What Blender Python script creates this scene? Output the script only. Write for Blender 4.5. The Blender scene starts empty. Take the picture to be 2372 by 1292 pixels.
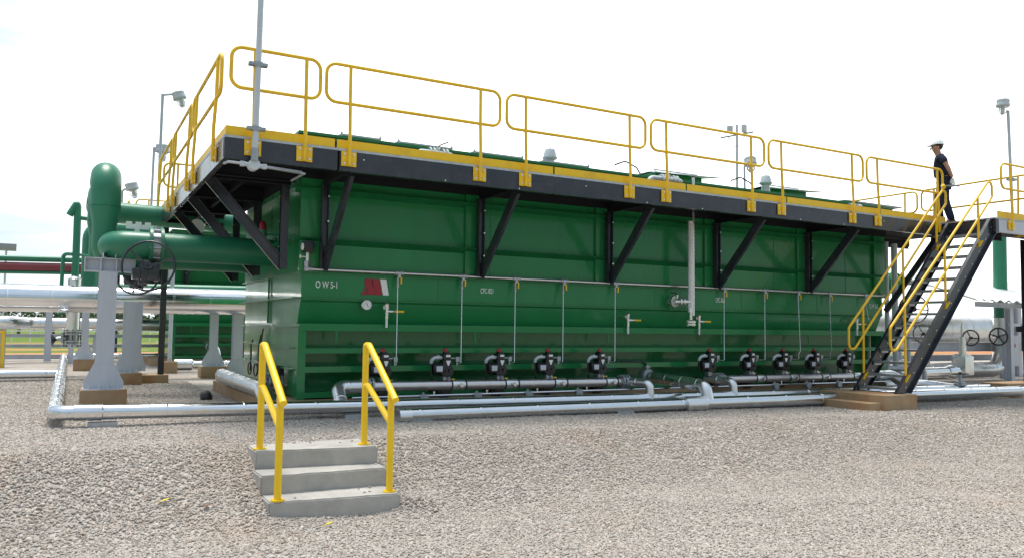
import bpy, bmesh, math, random
import numpy as np
from mathutils import Vector, Matrix, Quaternion
random.seed(7)
rng = np.random.default_rng(11)
R = math.radians
PI = math.pi
sc = bpy.context.scene
COL = sc.collection

# ---------------------------------------------------------------- camera, sky, sun, exposure
YAW, PITCH, ROLL, FPX = 0.5077, 0.0606, 0.0125, 1839.6
fw = Vector((math.sin(YAW)*math.cos(PITCH), math.cos(YAW)*math.cos(PITCH), math.sin(PITCH)))
rt = Vector((math.cos(YAW), -math.sin(YAW), 0)); up = rt.cross(fw)
r2 = math.cos(ROLL)*rt + math.sin(ROLL)*up; u2 = -math.sin(ROLL)*rt + math.cos(ROLL)*up
cd = bpy.data.cameras.new('camera'); cam = bpy.data.objects.new('camera', cd); COL.objects.link(cam)
m = Matrix((r2, u2, -fw)).transposed().to_4x4(); m.translation = Vector((-2.8354, -11.2684, 1.0471))
cam.matrix_world = m
cd.sensor_width = 36; cd.lens = 36*FPX/2372; cd.clip_start = .1; cd.clip_end = 9000
sc.camera = cam

SUN_EL, SUN_AZ = R(77), R(-15)      # azimuth clockwise from +Y
w = bpy.data.worlds.new('World'); sc.world = w; w.use_nodes = True
nt = w.node_tree; nt.nodes.clear()
N = nt.nodes.new; L = nt.links.new
sky = N('ShaderNodeTexSky'); sky.sky_type = 'NISHITA'; sky.sun_disc = False
sky.sun_elevation = SUN_EL; sky.sun_rotation = SUN_AZ; sky.air_density = 1.0; sky.dust_density = 2.5
tc = N('ShaderNodeTexCoord'); mp = N('ShaderNodeMapping'); mp.inputs['Scale'].default_value = (1, 1, 2.6)
n1 = N('ShaderNodeTexNoise'); n1.inputs['Scale'].default_value = 2.3; n1.inputs['Detail'].default_value = 7; n1.inputs['Roughness'].default_value = .55
n1.inputs['Distortion'].default_value = .4
rp = N('ShaderNodeValToRGB'); rp.color_ramp.elements[0].position = .36; rp.color_ramp.elements[1].position = .62
rp.color_ramp.elements[0].color = (.60, .60, .60, 1); rp.color_ramp.elements[1].color = (1, 1, 1, 1)
sep = N('ShaderNodeSeparateXYZ')
mx = N('ShaderNodeMix'); mx.data_type = 'RGBA'
mx.inputs['B'].default_value = (10.6, 11.0, 11.3, 1)
# cloud deck: closed and bright towards the sun side (north-east), breaking up into pale blue to the west and south
dt = N('ShaderNodeVectorMath'); dt.operation = 'DOT_PRODUCT'; dt.inputs[1].default_value = (.72, .69, 0)
mr = N('ShaderNodeMapRange'); mr.inputs['From Min'].default_value = .3; mr.inputs['From Max'].default_value = .95
mr.inputs['To Min'].default_value = -.30; mr.inputs['To Max'].default_value = .42
ad = N('ShaderNodeMath'); ad.operation = 'ADD'; ad.use_clamp = True
cb = N('ShaderNodeMix'); cb.data_type = 'RGBA'; cb.inputs['A'].default_value = (3.2, 4.0, 4.25, 1); cb.inputs['B'].default_value = (11.5, 11.8, 11.9, 1)
m2 = N('ShaderNodeMapRange'); m2.inputs['From Min'].default_value = -.6; m2.inputs['From Max'].default_value = .7
m4 = N('ShaderNodeMapRange'); m4.interpolation_type = 'SMOOTHSTEP'; m4.inputs['From Min'].default_value = .45; m4.inputs['From Max'].default_value = .97; L(dt.outputs['Value'], m4.inputs['Value'])
L(tc.outputs['Generated'], mp.inputs['Vector']); L(mp.outputs['Vector'], n1.inputs['Vector']); L(n1.outputs['Fac'], rp.inputs['Fac'])
L(tc.outputs['Generated'], dt.inputs[0]); L(dt.outputs['Value'], mr.inputs['Value']); L(dt.outputs['Value'], m2.inputs['Value'])
n5 = N('ShaderNodeTexNoise'); n5.inputs['Scale'].default_value = 3.1; n5.inputs['Detail'].default_value = 8; n5.inputs['Roughness'].default_value = .6; n5.inputs['Distortion'].default_value = .6
L(mp.outputs['Vector'], n5.inputs['Vector'])
m6 = N('ShaderNodeMapRange'); m6.inputs['From Min'].default_value = .40; m6.inputs['From Max'].default_value = .62; m6.inputs['To Min'].default_value = -.15; m6.inputs['To Max'].default_value = .36; L(n5.outputs['Fac'], m6.inputs['Value'])
a6 = N('ShaderNodeMath'); a6.operation = 'ADD'; a6.use_clamp = True; L(m6.outputs['Result'], a6.inputs[0]); L(m4.outputs['Result'], a6.inputs[1])
L(a6.outputs['Value'], cb.inputs['Factor']); L(cb.outputs['Result'], mx.inputs['B'])
L(rp.outputs['Color'], ad.inputs[0]); L(mr.outputs['Result'], ad.inputs[1])
L(sky.outputs['Color'], mx.inputs['A']); L(ad.outputs['Value'], mx.inputs['Factor'])
bg = N('ShaderNodeBackground'); bg.inputs['Strength'].default_value = .1
# an overcast sky is dimmer near the horizon than overhead; the sunward side is filled in by glare
ez = N('ShaderNodeMapRange'); ez.inputs['From Min'].default_value = 0; ez.inputs['From Max'].default_value = .75; ez.inputs['To Min'].default_value = .5; ez.inputs['To Max'].default_value = 1.25
em = N('ShaderNodeMix'); em.data_type = 'FLOAT'; em.inputs['B'].default_value = 1.
L(sep.outputs['Z'], ez.inputs['Value']); L(ez.outputs['Result'], em.inputs['A']); L(m2.outputs['Result'], em.inputs['Factor'])
vs_ = N('ShaderNodeVectorMath'); vs_.operation = 'SCALE'; L(mx.outputs['Result'], vs_.inputs[0]); L(em.outputs['Result'], vs_.inputs['Scale'])
L(tc.outputs['Generated'], sep.inputs['Vector'])
wo = N('ShaderNodeOutputWorld'); L(vs_.outputs['Vector'], bg.inputs['Color']); L(bg.outputs['Background'], wo.inputs['Surface'])

sd = bpy.data.lights.new('sun', 'SUN'); so = bpy.data.objects.new('sun', sd); COL.objects.link(so)
sd.energy = 2.1; sd.angle = R(24); sd.color = (1, .96, .9)
sdir = Vector((math.sin(SUN_AZ)*math.cos(SUN_EL), math.cos(SUN_AZ)*math.cos(SUN_EL), math.sin(SUN_EL)))
so.rotation_euler = sdir.to_track_quat('Z', 'Y').to_euler(); so.location = (0, 0, 40)
sc.view_settings.view_transform = 'Standard'; sc.view_settings.look = 'None'; sc.view_settings.gamma = 1
sc.view_settings.exposure = 0.95

# ---------------------------------------------------------------- materials
def mat(name, col, rough=.5, metal=0., var=.12, scale=2.5, bump=0., bscale=60., coat=0., rvar=.12, stain=None, stain_amt=.0, stain_scale=1.2, spec=.5, streak=False):
    M = bpy.data.materials.new(name); M.use_nodes = True
    t = M.node_tree; n = t.nodes; l = t.links; b = n['Principled BSDF']
    g = n.new('ShaderNodeNewGeometry'); vec = g.outputs['Position']
    if streak:
        mpn = n.new('ShaderNodeMapping'); mpn.inputs['Scale'].default_value = (1, 1, .12); l.new(vec, mpn.inputs['Vector']); vec2 = mpn.outputs['Vector']
    else: vec2 = vec
    no = n.new('ShaderNodeTexNoise'); no.inputs['Scale'].default_value = scale; no.inputs['Detail'].default_value = 6; no.inputs['Roughness'].default_value = .6
    l.new(vec2, no.inputs['Vector'])
    hs = n.new('ShaderNodeHueSaturation'); hs.inputs['Color'].default_value = (*col, 1)
    mr = n.new('ShaderNodeMapRange'); mr.inputs['From Min'].default_value = .3; mr.inputs['From Max'].default_value = .7
    mr.inputs['To Min'].default_value = 1-var; mr.inputs['To Max'].default_value = 1+var
    l.new(no.outputs['Fac'], mr.inputs['Value']); l.new(mr.outputs['Result'], hs.inputs['Value'])
    cout = hs.outputs['Color']
    if stain:
        n2 = n.new('ShaderNodeTexNoise'); n2.inputs['Scale'].default_value = stain_scale; n2.inputs['Detail'].default_value = 8; n2.inputs['Roughness'].default_value = .65
        l.new(vec2, n2.inputs['Vector'])
        cr = n.new('ShaderNodeMapRange'); cr.inputs['From Min'].default_value = .48; cr.inputs['From Max'].default_value = .68; cr.inputs['To Max'].default_value = stain_amt
        l.new(n2.outputs['Fac'], cr.inputs['Value'])
        mi = n.new('ShaderNodeMix'); mi.data_type = 'RGBA'; mi.inputs['B'].default_value = (*stain, 1)
        l.new(cr.outputs['Result'], mi.inputs['Factor']); l.new(cout, mi.inputs['A']); cout = mi.outputs['Result']
    l.new(cout, b.inputs['Base Color'])
    r = n.new('ShaderNodeMapRange'); r.inputs['From Min'].default_value = .3; r.inputs['From Max'].default_value = .7
    r.inputs['To Min'].default_value = max(.02, rough-rvar*.6); r.inputs['To Max'].default_value = min(1, rough+rvar*.6)
    l.new(no.outputs['Fac'], r.inputs['Value']); l.new(r.outputs['Result'], b.inputs['Roughness'])
    b.inputs['Metallic'].default_value = metal; b.inputs['Coat Weight'].default_value = coat; b.inputs['Coat Roughness'].default_value = .09
    b.inputs['Specular IOR Level'].default_value = spec
    if bump:
        nb = n.new('ShaderNodeTexNoise'); nb.inputs['Scale'].default_value = bscale; nb.inputs['Detail'].default_value = 5; l.new(vec, nb.inputs['Vector'])
        bp = n.new('ShaderNodeBump'); bp.inputs['Strength'].default_value = bump; bp.inputs['Distance'].default_value = .01
        l.new(nb.outputs['Fac'], bp.inputs['Height']); l.new(bp.outputs['Normal'], b.inputs['Normal'])
        if coat: l.new(bp.outputs['Normal'], b.inputs['Coat Normal'])
    return M
GREEN = mat('green_paint', (.015, .195, .060), .32, spec=.22, coat=.48, var=.10, scale=1.1, bump=.12, bscale=1.7, stain=(.035, .19, .085), stain_amt=.35, stain_scale=1.6, rvar=.14, streak=True)
GSHADE = mat('shaded_matte_green', (.010, .125, .042), .7, var=.15, scale=3, spec=.1)  # tank green, dulled and darkened: shade of the upper ribs put into the colour
GPIPE = mat('green_pipe_paint', (.020, .180, .098), .40, var=.08, scale=2, bump=.05, bscale=30)
YEL = mat('yellow_paint', (.86, .53, .010), .38, var=.08, scale=4, bump=.05, bscale=50, stain=(.50, .29, .03), stain_amt=.5, stain_scale=4)
YELB = mat('yellow_rail_paint', (.88, .57, .006), .34, var=.05, scale=6, bump=.05, bscale=40, stain=(.7, .38, .01), stain_amt=.25, stain_scale=7)
BLK = mat('black_steel_paint', (.026, .028, .038), .30, spec=.3, coat=.55, var=.18, scale=3, bump=.05, bscale=40, stain=(.07, .07, .075), stain_amt=.35, stain_scale=4)
SOFF = mat('shaded_underside', (.012, .013, .016), .75, var=.25, scale=4, spec=.2)  # steel paint made blacker, so the under-deck shade sits in the colour
GALV = mat('galvanised_steel', (.46, .48, .50), .45, .75, var=.15, scale=14, bump=.04)
GREYP = mat('grey_paint', (.52, .55, .61), .42, var=.07, scale=4, bump=.04, stain=(.30, .28, .26), stain_amt=.25, stain_scale=3, streak=True)
ALU = mat('aluminium_cladding', (.74, .75, .765), .17, 1., var=.03, scale=3, bump=.025, bscale=3, rvar=.08, stain=(.60, .60, .59), stain_amt=.25, stain_scale=2.5)
ALUD = mat('dull_aluminium_cladding', (.78, .78, .78), .32, 1., var=.05, scale=3, bump=.03, bscale=4, rvar=.14, stain=(.5, .48, .45), stain_amt=.4, stain_scale=3)
STAIN = mat('stainless_pipe', (.66, .62, .61), .34, 1., var=.06, scale=5, bump=.04)
CHROME = mat('bright_fitting', (.75, .75, .73), .28, .9, var=.1, scale=20)
CONC = mat('concrete', (.41, .395, .365), .88, var=.14, scale=5, bump=.35, bscale=55, stain=(.31, .295, .275), stain_amt=.55, stain_scale=2.6, spec=.25)
BCONC = mat('soil_stained_concrete', (.36, .25, .15), .9, var=.16, scale=4, bump=.35, bscale=50, stain=(.36, .17, .075), stain_amt=.8, stain_scale=2.2, spec=.2)
BLACKP = mat('black_plastic', (.012, .012, .014), .34, var=.2, scale=9)
RED = mat('red_paint', (.30, .010, .022), .4, var=.08)
DRED = mat('maroon_pipe_paint', (.20, .035, .045), .38, var=.08)
WHITE = mat('white_paint', (.78, .79, .78), .45, var=.04)
LAMPG = mat('lamp_grey_enamel', (.50, .54, .58), .4, var=.05)
STRAPG = mat('flange_grey', (.33, .36, .38), .42, .6, var=.12, scale=12)
SKIN = mat('skin', (.42, .22, .14), .55, var=.06)
SHIRT = mat('navy_cloth', (.020, .026, .045), .85, var=.15, scale=12, bump=.3, bscale=25, spec=.2)
TROUS = mat('dark_denim', (.024, .032, .060), .85, var=.15, scale=14, bump=.3, bscale=25, spec=.2)
HAIR = mat('black_hair', (.012, .010, .009), .5)
SHOE = mat('brown_leather', (.13, .07, .05), .6)
HELM = mat('white_helmet', (.80, .82, .82), .3, var=.02)
LEAFY = mat('yellow_leaf', (.62, .48, .02), .6)
LEAFB = mat('brown_leaf', (.18, .07, .03), .7)
BARK = mat('bark', (.10, .075, .055), .9, var=.25, scale=6)
FOL = mat('foliage', (.050, .090, .032), .7, var=.55, scale=.6, spec=.2)
ROOFM = mat('roof_sheet', (.66, .68, .68), .38, .35, var=.06)
def glass_mat():
    M = bpy.data.materials.new('lamp_glass'); M.use_nodes = True; b = M.node_tree.nodes['Principled BSDF']
    b.inputs['Base Color'].default_value = (.93, .96, .97, 1); b.inputs['Roughness'].default_value = .06
    b.inputs['Transmission Weight'].default_value = .85; b.inputs['IOR'].default_value = 1.3
    return M
GLASS = glass_mat()

# ---------------------------------------------------------------- mesh helpers
class MB:
    def __init__(s): s.bm = bmesh.new()
    def _faces(s, rings, closed_u=True, caps=True, closed_v=False):
        n = len(rings[0]); vs = [[s.bm.verts.new(p) for p in r] for r in rings]
        m = len(vs)
        for i in range(m if closed_v else m-1):
            a, b = vs[i], vs[(i+1) % m]
            for j in range(n if closed_u else n-1):
                k = (j+1) % n
                try: s.bm.faces.new((a[j], a[k], b[k], b[j]))
                except ValueError: pass
        if caps and not closed_v:
            try: s.bm.faces.new(list(reversed(vs[0])))
            except ValueError: pass
            try: s.bm.faces.new(vs[-1])
            except ValueError: pass
        return s
    def box(s, x0, x1, y0, y1, z0, z1, bev=0.):
        r = bmesh.ops.create_cube(s.bm, size=1, matrix=Matrix.Translation(((x0+x1)/2, (y0+y1)/2, (z0+z1)/2)) @ Matrix.Diagonal((x1-x0, y1-y0, z1-z0, 1)))
        if bev:
            es = set(e for v in r['verts'] for e in v.link_edges)
            bmesh.ops.bevel(s.bm, geom=list(es), offset=bev, segments=2, affect='EDGES', profile=.7)
        return s
    def sweep(s, prof, p, q, upv=(0, 0, 1)):
        p, q = Vector(p), Vector(q); d = (q-p).normalized(); u = Vector(upv)
        if abs(d.dot(u)) > .99: u = Vector((0, 1, 0))
        sd_ = d.cross(u).normalized(); u = sd_.cross(d).normalized()
        return s._faces([[p+sd_*a+u*b for a, b in prof], [q+sd_*a+u*b for a, b in prof]])
    def beam(s, p, q, w, h, upv=(0, 0, 1)):
        return s.sweep([(-w/2, -h/2), (w/2, -h/2), (w/2, h/2), (-w/2, h/2)], p, q, upv)
    def ibeam(s, p, q, w, h, t=.012, upv=(0, 0, 1)):
        a, b, c = w/2, h/2, t/2
        return s.sweep([(-a, -b), (a, -b), (a, -b+t), (c, -b+t), (c, b-t), (a, b-t), (a, b), (-a, b), (-a, b-t), (-c, b-t), (-c, -b+t), (-a, -b+t)], p, q, upv)
    def channel(s, p, q, w, h, t=.01, upv=(0, 0, 1), flip=1):
        a, b = w*flip, h/2
        return s.sweep([(0, -b), (a, -b), (a, -b+t), (t*flip, -b+t), (t*flip, b-t), (a, b-t), (a, b), (0, b)], p, q, upv)
    def cyl(s, p, q, r, r2=None, n=16): return s.lathe(p, q, [(0, r), (1, r if r2 is None else r2)], n)
    def lathe(s, p, q, prof, n=20):
        p, q = Vector(p), Vector(q); d = q-p; a = d.normalized()
        u = a.orthogonal().normalized(); v = a.cross(u)
        rings = []
        for t, r in prof:
            c = p+d*t; r = max(r, 1e-4)
            rings.append([c+(u*math.cos(2*PI*k/n)+v*math.sin(2*PI*k/n))*r for k in range(n)])
        return s._faces(rings)
    def tube(s, pts, r, n=10, fil=0., closed=False, fn=5, caps=True):
        P = fillet([Vector(p) for p in pts], fil, fn, closed) if fil else [Vector(p) for p in pts]
        m = len(P); rad = r if callable(r) else (lambda i: r)
        T = []
        for i in range(m):
            if closed: t = (P[(i+1) % m]-P[i-1])
            else: t = P[min(i+1, m-1)]-P[max(i-1, 0)]
            T.append(t.normalized())
        u = T[0].orthogonal().normalized(); rings = []
        for i in range(m):
            if i: u = (T[i-1].rotation_difference(T[i]) @ u)
            u = (u-T[i]*u.dot(T[i])).normalized(); v = T[i].cross(u)
            # widen at mitres
            rings.append([P[i]+(u*math.cos(2*PI*k/n)+v*math.sin(2*PI*k/n))*rad(i) for k in range(n)])
        return s._faces(rings, caps=caps, closed_v=closed)
    def torus(s, c, axis, R_, r, n=28, m=8):
        c = Vector(c); a = Vector(axis).normalized(); u = a.orthogonal().normalized(); v = a.cross(u)
        return s.tube([c+(u*math.cos(2*PI*k/n)+v*math.sin(2*PI*k/n))*R_ for k in range(n)], r, m, closed=True)
    def poly(s, pts, ext):
        e = Vector(ext); P = [Vector(p) for p in pts]
        return s._faces([P, [p+e for p in P]])
    def bolts(s, pts, axis, r=.011, h=.014):
        a = Vector(axis)
        for p in pts: s.cyl(Vector(p)-a*.002, Vector(p)+a*h, r, n=6)
        return s
    def quad(s, *pts): s.bm.faces.new([s.bm.verts.new(p) for p in pts]); return s
    def build(s, name, material, parent=None, smooth=40, recalc=True):
        if recalc: bmesh.ops.recalc_face_normals(s.bm, faces=s.bm.faces)
        o_ = Vector((0, 0, 0)); p_ = parent
        while p_ is not None: o_ = o_+p_.location; p_ = p_.parent
        if parent is not None and o_.length > 0: bmesh.ops.translate(s.bm, verts=s.bm.verts, vec=-o_)
        me = bpy.data.meshes.new(name); s.bm.to_mesh(me); s.bm.free()
        if smooth:
            me.polygons.foreach_set('use_smooth', [True]*len(me.polygons)); me.set_sharp_from_angle(angle=R(smooth))
        me.materials.append(material)
        o = bpy.data.objects.new(name, me); COL.objects.link(o); o.parent = parent
        return o
def fillet(P, r, n=5, closed=False):
    out = []; m = len(P)
    for i in range(m):
        if not closed and i in (0, m-1): out.append(P[i]); continue
        a, b, c = P[i-1], P[i], P[(i+1) % m]
        d1 = (a-b); d2 = (c-b); l1, l2 = d1.length, d2.length; d1.normalize(); d2.normalize()
        ang = d1.angle(d2)
        if ang > PI-.02: out.append(b); continue
        t = min(r/math.tan(ang/2), l1*.495, l2*.495); rr = t*math.tan(ang/2)
        ctr = b+(d1+d2).normalized()*(rr/math.sin(ang/2))
        s0, s1 = b+d1*t-ctr, b+d2*t-ctr
        q = s0.rotation_difference(s1)
        for k in range(n+1):
            out.append(ctr+Quaternion().slerp(q, k/n) @ s0)
    return out
def thing(name, label, cat, loc=(0, 0, 0), group=None):
    o = bpy.data.objects.new(name, None); COL.objects.link(o); o.location = loc; o.empty_display_size = .2; o['kind'] = 'thing'
    o['label'] = label; o['category'] = cat
    if group: o['group'] = group
    return o
def tag(o, label, cat, group=None):
    o['kind'] = 'thing'
    o['label'] = label; o['category'] = cat
    if group: o['group'] = group
    return o
def struct(o, kind='structure'): o['kind'] = kind; return o
def kids(o, table): return table.get(o.name, [])
def dup(root, loc, rz=0., label=None, group=None, skip=()):
    table = {}
    for x in bpy.data.objects:
        if x.parent: table.setdefault(x.parent.name, []).append(x)
    def cp(o, par):
        c = o.copy(); COL.objects.link(c); c.parent = par
        for ch in table.get(o.name, []):
            if ch.name.split('.')[0] not in skip: cp(ch, c)
        return c
    r = cp(root, None); r.location = loc; r.rotation_euler = (0, 0, rz)
    if label: r['label'] = label
    if group: r['group'] = group
    return r
def bolt_set(pts, axis, r, h, material, parent, name='bolt'):
    a = Vector(axis); o_ = Vector((0, 0, 0)); p_ = parent
    while p_ is not None: o_ = o_+p_.location; p_ = p_.parent
    first = None
    for p in pts:
        p = Vector(p)-o_
        if first is None:
            b = MB(); b.cyl(-a*.002, a*h, r, n=6); first = b.build(name, material, None); first.parent = parent; first.location = p
        else:
            c = first.copy(); COL.objects.link(c); c.parent = parent; c.location = p
def multi(name, material, parent, fns):
    for f in fns:
        b = MB(); f(b); b.build(name, material, parent)
def text(body, name, material, parent, loc, size, sx=1., depth=.003, rot=(PI/2, 0, 0)):
    cu = bpy.data.curves.new(name, 'FONT'); cu.body = body; cu.size = size; cu.extrude = depth; cu.offset = size*.004
    t = bpy.data.objects.new(name, cu); COL.objects.link(t)
    dg = bpy.context.evaluated_depsgraph_get(); me = bpy.data.meshes.new_from_object(t.evaluated_get(dg))
    bpy.data.objects.remove(t); bpy.data.curves.remove(cu)
    me.transform(Matrix.Translation(loc) @ Matrix.Rotation(rot[0], 4, 'X') @ Matrix.Diagonal((sx, 1, 1, 1)))
    if parent is not None: me.transform(Matrix.Translation(-parent.location))
    me.materials.clear(); me.materials.append(material)
    o = bpy.data.objects.new(name, me); COL.objects.link(o); o.parent = parent
    return o

# ---------------------------------------------------------------- ground
def zp(x): return np.clip(-.155-.0115*(x+2.5), -.34, -.145)
def sstep(a, b, x): t = np.clip((x-a)/(b-a), 0, 1); return t*t*(3-2*t)
def low_noise(x, y):
    return .018*np.sin(x*1.7+.6*np.sin(y*1.1))*np.sin(y*1.9+1.3)+.011*np.sin(x*4.1+y*2.3)*np.sin(y*3.7-x*1.3)
def hgt(x, y):
    x = np.asarray(x, float); y = np.asarray(y, float)
    top = zp(x); f = sstep(-4.45, -2.8, y+.05*np.sin(x*.9))
    h = -.71+(top+.71)*f
    amp = .35+.65*sstep(-1.5, -3.0, y)
    h = h+low_noise(x, y)*amp
    h = h+.10*np.exp(-((x-.12)/.28)**2-((y+4.22)/.22)**2)+.05*np.exp(-((x+1.35)/.2)**2-((y+3.9)/.4)**2)
    b = sstep(19.5, 22.5, y); h = h*(1-b)+(-.95)*b
    return h
def grid(xs, ys, f, name, material):
    X, Y = np.meshgrid(xs, ys); Z = f(X, Y); v = np.stack([X, Y, Z], -1).reshape(-1, 3)
    nx, ny = len(xs), len(ys); i = np.arange(ny-1)[:, None]*nx+np.arange(nx-1)[None, :]
    q = np.stack([i, i+1, i+1+nx, i+nx], -1).reshape(-1, 4)
    me = bpy.data.meshes.new(name); me.from_pydata(v.tolist(), [], q.tolist())
    me.polygons.foreach_set('use_smooth', [True]*len(me.polygons)); me.materials.append(material)
    o = bpy.data.objects.new(name, me); COL.objects.link(o); return struct(o)
def ramp(n, stops):
    cr = n.new('ShaderNodeValToRGB'); e = cr.color_ramp.elements
    while len(e) < len(stops): e.new(.5)
    for k, (p, c) in enumerate(stops): e[k].position = p; e[k].color = (*c, 1)
    return cr
STONES = [(0, (0.319, 0.282, 0.246)), (0.14, (0.422, 0.376, 0.327)), (0.3, (0.361, 0.328, 0.293)), (0.46, (0.483, 0.442, 0.394)), (0.6, (0.393, 0.341, 0.289)), (0.72, (0.302, 0.279, 0.254)), (0.84, (0.531, 0.492, 0.444)), (0.93, (0.346, 0.268, 0.213)), (1, (0.451, 0.41, 0.367))]
def gravel_mat():
    M = bpy.data.materials.new('gravel_bed'); M.use_nodes = True; t = M.node_tree; n = t.nodes; l = t.links; b = n['Principled BSDF']
    g = n.new('ShaderNodeNewGeometry')
    vo = n.new('ShaderNodeTexVoronoi'); vo.inputs['Scale'].default_value = 34; l.new(g.outputs['Position'], vo.inputs['Vector'])
    sp = n.new('ShaderNodeSeparateXYZ'); l.new(vo.outputs['Color'], sp.inputs['Vector'])
    cr = ramp(n, STONES); l.new(sp.outputs['X'], cr.inputs['Fac'])
    no = n.new('ShaderNodeTexNoise'); no.inputs['Scale'].default_value = .55; no.inputs['Detail'].default_value = 5; l.new(g.outputs['Position'], no.inputs['Vector'])
    mr = n.new('ShaderNodeMapRange'); mr.inputs['From Min'].default_value = .3; mr.inputs['From Max'].default_value = .7; mr.inputs['To Min'].default_value = .82; mr.inputs['To Max'].default_value = 1.08
    l.new(no.outputs['Fac'], mr.inputs['Value'])
    hs = n.new('ShaderNodeHueSaturation'); l.new(cr.outputs['Color'], hs.inputs['Color']); l.new(mr.outputs['Result'], hs.inputs['Value'])
    n3 = n.new('ShaderNodeTexNoise'); n3.inputs['Scale'].default_value = .8; n3.inputs['Detail'].default_value = 6; l.new(g.outputs['Position'], n3.inputs['Vector'])
    m3 = n.new('ShaderNodeMapRange'); m3.inputs['From Min'].default_value = .56; m3.inputs['From Max'].default_value = .72; m3.inputs['To Max'].default_value = .25; l.new(n3.outputs['Fac'], m3.inputs['Value'])
    mi = n.new('ShaderNodeMix'); mi.data_type = 'RGBA'; mi.inputs['B'].default_value = (.36, .22, .13, 1); l.new(m3.outputs['Result'], mi.inputs['Factor']); l.new(hs.outputs['Color'], mi.inputs['A'])
    l.new(mi.outputs['Result'], b.inputs['Base Color']); b.inputs['Roughness'].default_value = .9; b.inputs['Specular IOR Level'].default_value = .2
    bp = n.new('ShaderNodeBump'); bp.inputs['Strength'].default_value = .9; bp.inputs['Distance'].default_value = .02; bp.invert = True
    l.new(vo.outputs['Distance'], bp.inputs['Height']); l.new(bp.outputs['Normal'], b.inputs['Normal'])
    return M
def field_mat():
    M = bpy.data.materials.new('grass_and_red_earth'); M.use_nodes = True; t = M.node_tree; n = t.nodes; l = t.links; b = n['Principled BSDF']
    g = n.new('ShaderNodeNewGeometry'); mpn = n.new('ShaderNodeMapping'); mpn.inputs['Scale'].default_value = (.05, .16, .1); l.new(g.outputs['Position'], mpn.inputs['Vector'])
    no = n.new('ShaderNodeTexNoise'); no.inputs['Scale'].default_value = 1.; no.inputs['Detail'].default_value = 8; no.inputs['Roughness'].default_value = .62; l.new(mpn.outputs['Vector'], no.inputs['Vector'])
    sx = n.new('ShaderNodeSeparateXYZ'); l.new(g.outputs['Position'], sx.inputs['Vector'])
    ma = n.new('ShaderNodeMath'); ma.operation = 'MULTIPLY_ADD'; ma.inputs[1].default_value = .44; l.new(no.outputs['Fac'], ma.inputs[0])
    mb_ = n.new('ShaderNodeMath'); mb_.operation = 'MULTIPLY_ADD'; mb_.inputs[1].default_value = .01; mb_.inputs[2].default_value = -.22; l.new(sx.outputs['Y'], mb_.inputs[0]); l.new(mb_.outputs['Value'], ma.inputs[2])
    cr = ramp(n, [(0, (.075, .15, .022)), (.29, (.095, .17, .03)), (.31, (.40, .19, .085)), (.46, (.44, .21, .10)), (.49, (.10, .17, .03)), (.62, (.12, .18, .035)), (.65, (.36, .22, .11)), (.72, (.11, .17, .03))]); l.new(ma.outputs['Value'], cr.inputs['Fac'])
    n2 = n.new('ShaderNodeTexNoise'); n2.inputs['Scale'].default_value = 2.2; n2.inputs['Detail'].default_value = 6; l.new(g.outputs['Position'], n2.inputs['Vector'])
    mr = n.new('ShaderNodeMapRange'); mr.inputs['To Min'].default_value = .6; mr.inputs['To Max'].default_value = 1.4; l.new(n2.outputs['Fac'], mr.inputs['Value'])
    hs = n.new('ShaderNodeHueSaturation'); l.new(cr.outputs['Color'], hs.inputs['Color']); l.new(mr.outputs['Result'], hs.inputs['Value'])
    l.new(hs.outputs['Color'], b.inputs['Base Color']); b.inputs['Roughness'].default_value = .95; b.inputs['Specular IOR Level'].default_value = .1
    return M
GRAV = gravel_mat(); FIELD = field_mat()
xs = np.concatenate([np.arange(-60, -9, 2.), np.arange(-9, 22, .16), np.arange(22, 80, 2.)])
ys = np.concatenate([np.arange(-40, -13, 2.), np.arange(-13, 1, .14), np.arange(1, 24, .35)])
grid(xs, ys, hgt, 'gravel_pad', GRAV)
g1 = np.concatenate([-np.geomspace(5000, 20, 26), np.linspace(-18, 18, 10), np.geomspace(20, 5000, 26)])
grid(g1, g1, lambda X, Y: 0*X-.86+np.where(Y < 25, -.6, 0), 'ground', FIELD)
mb = MB(); mb.box(-200, 200, 60, 66, -.87, -.83); struct(mb.build('road', mat('asphalt', (.30, .29, .28), .9, var=.1, scale=.5)))

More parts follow.
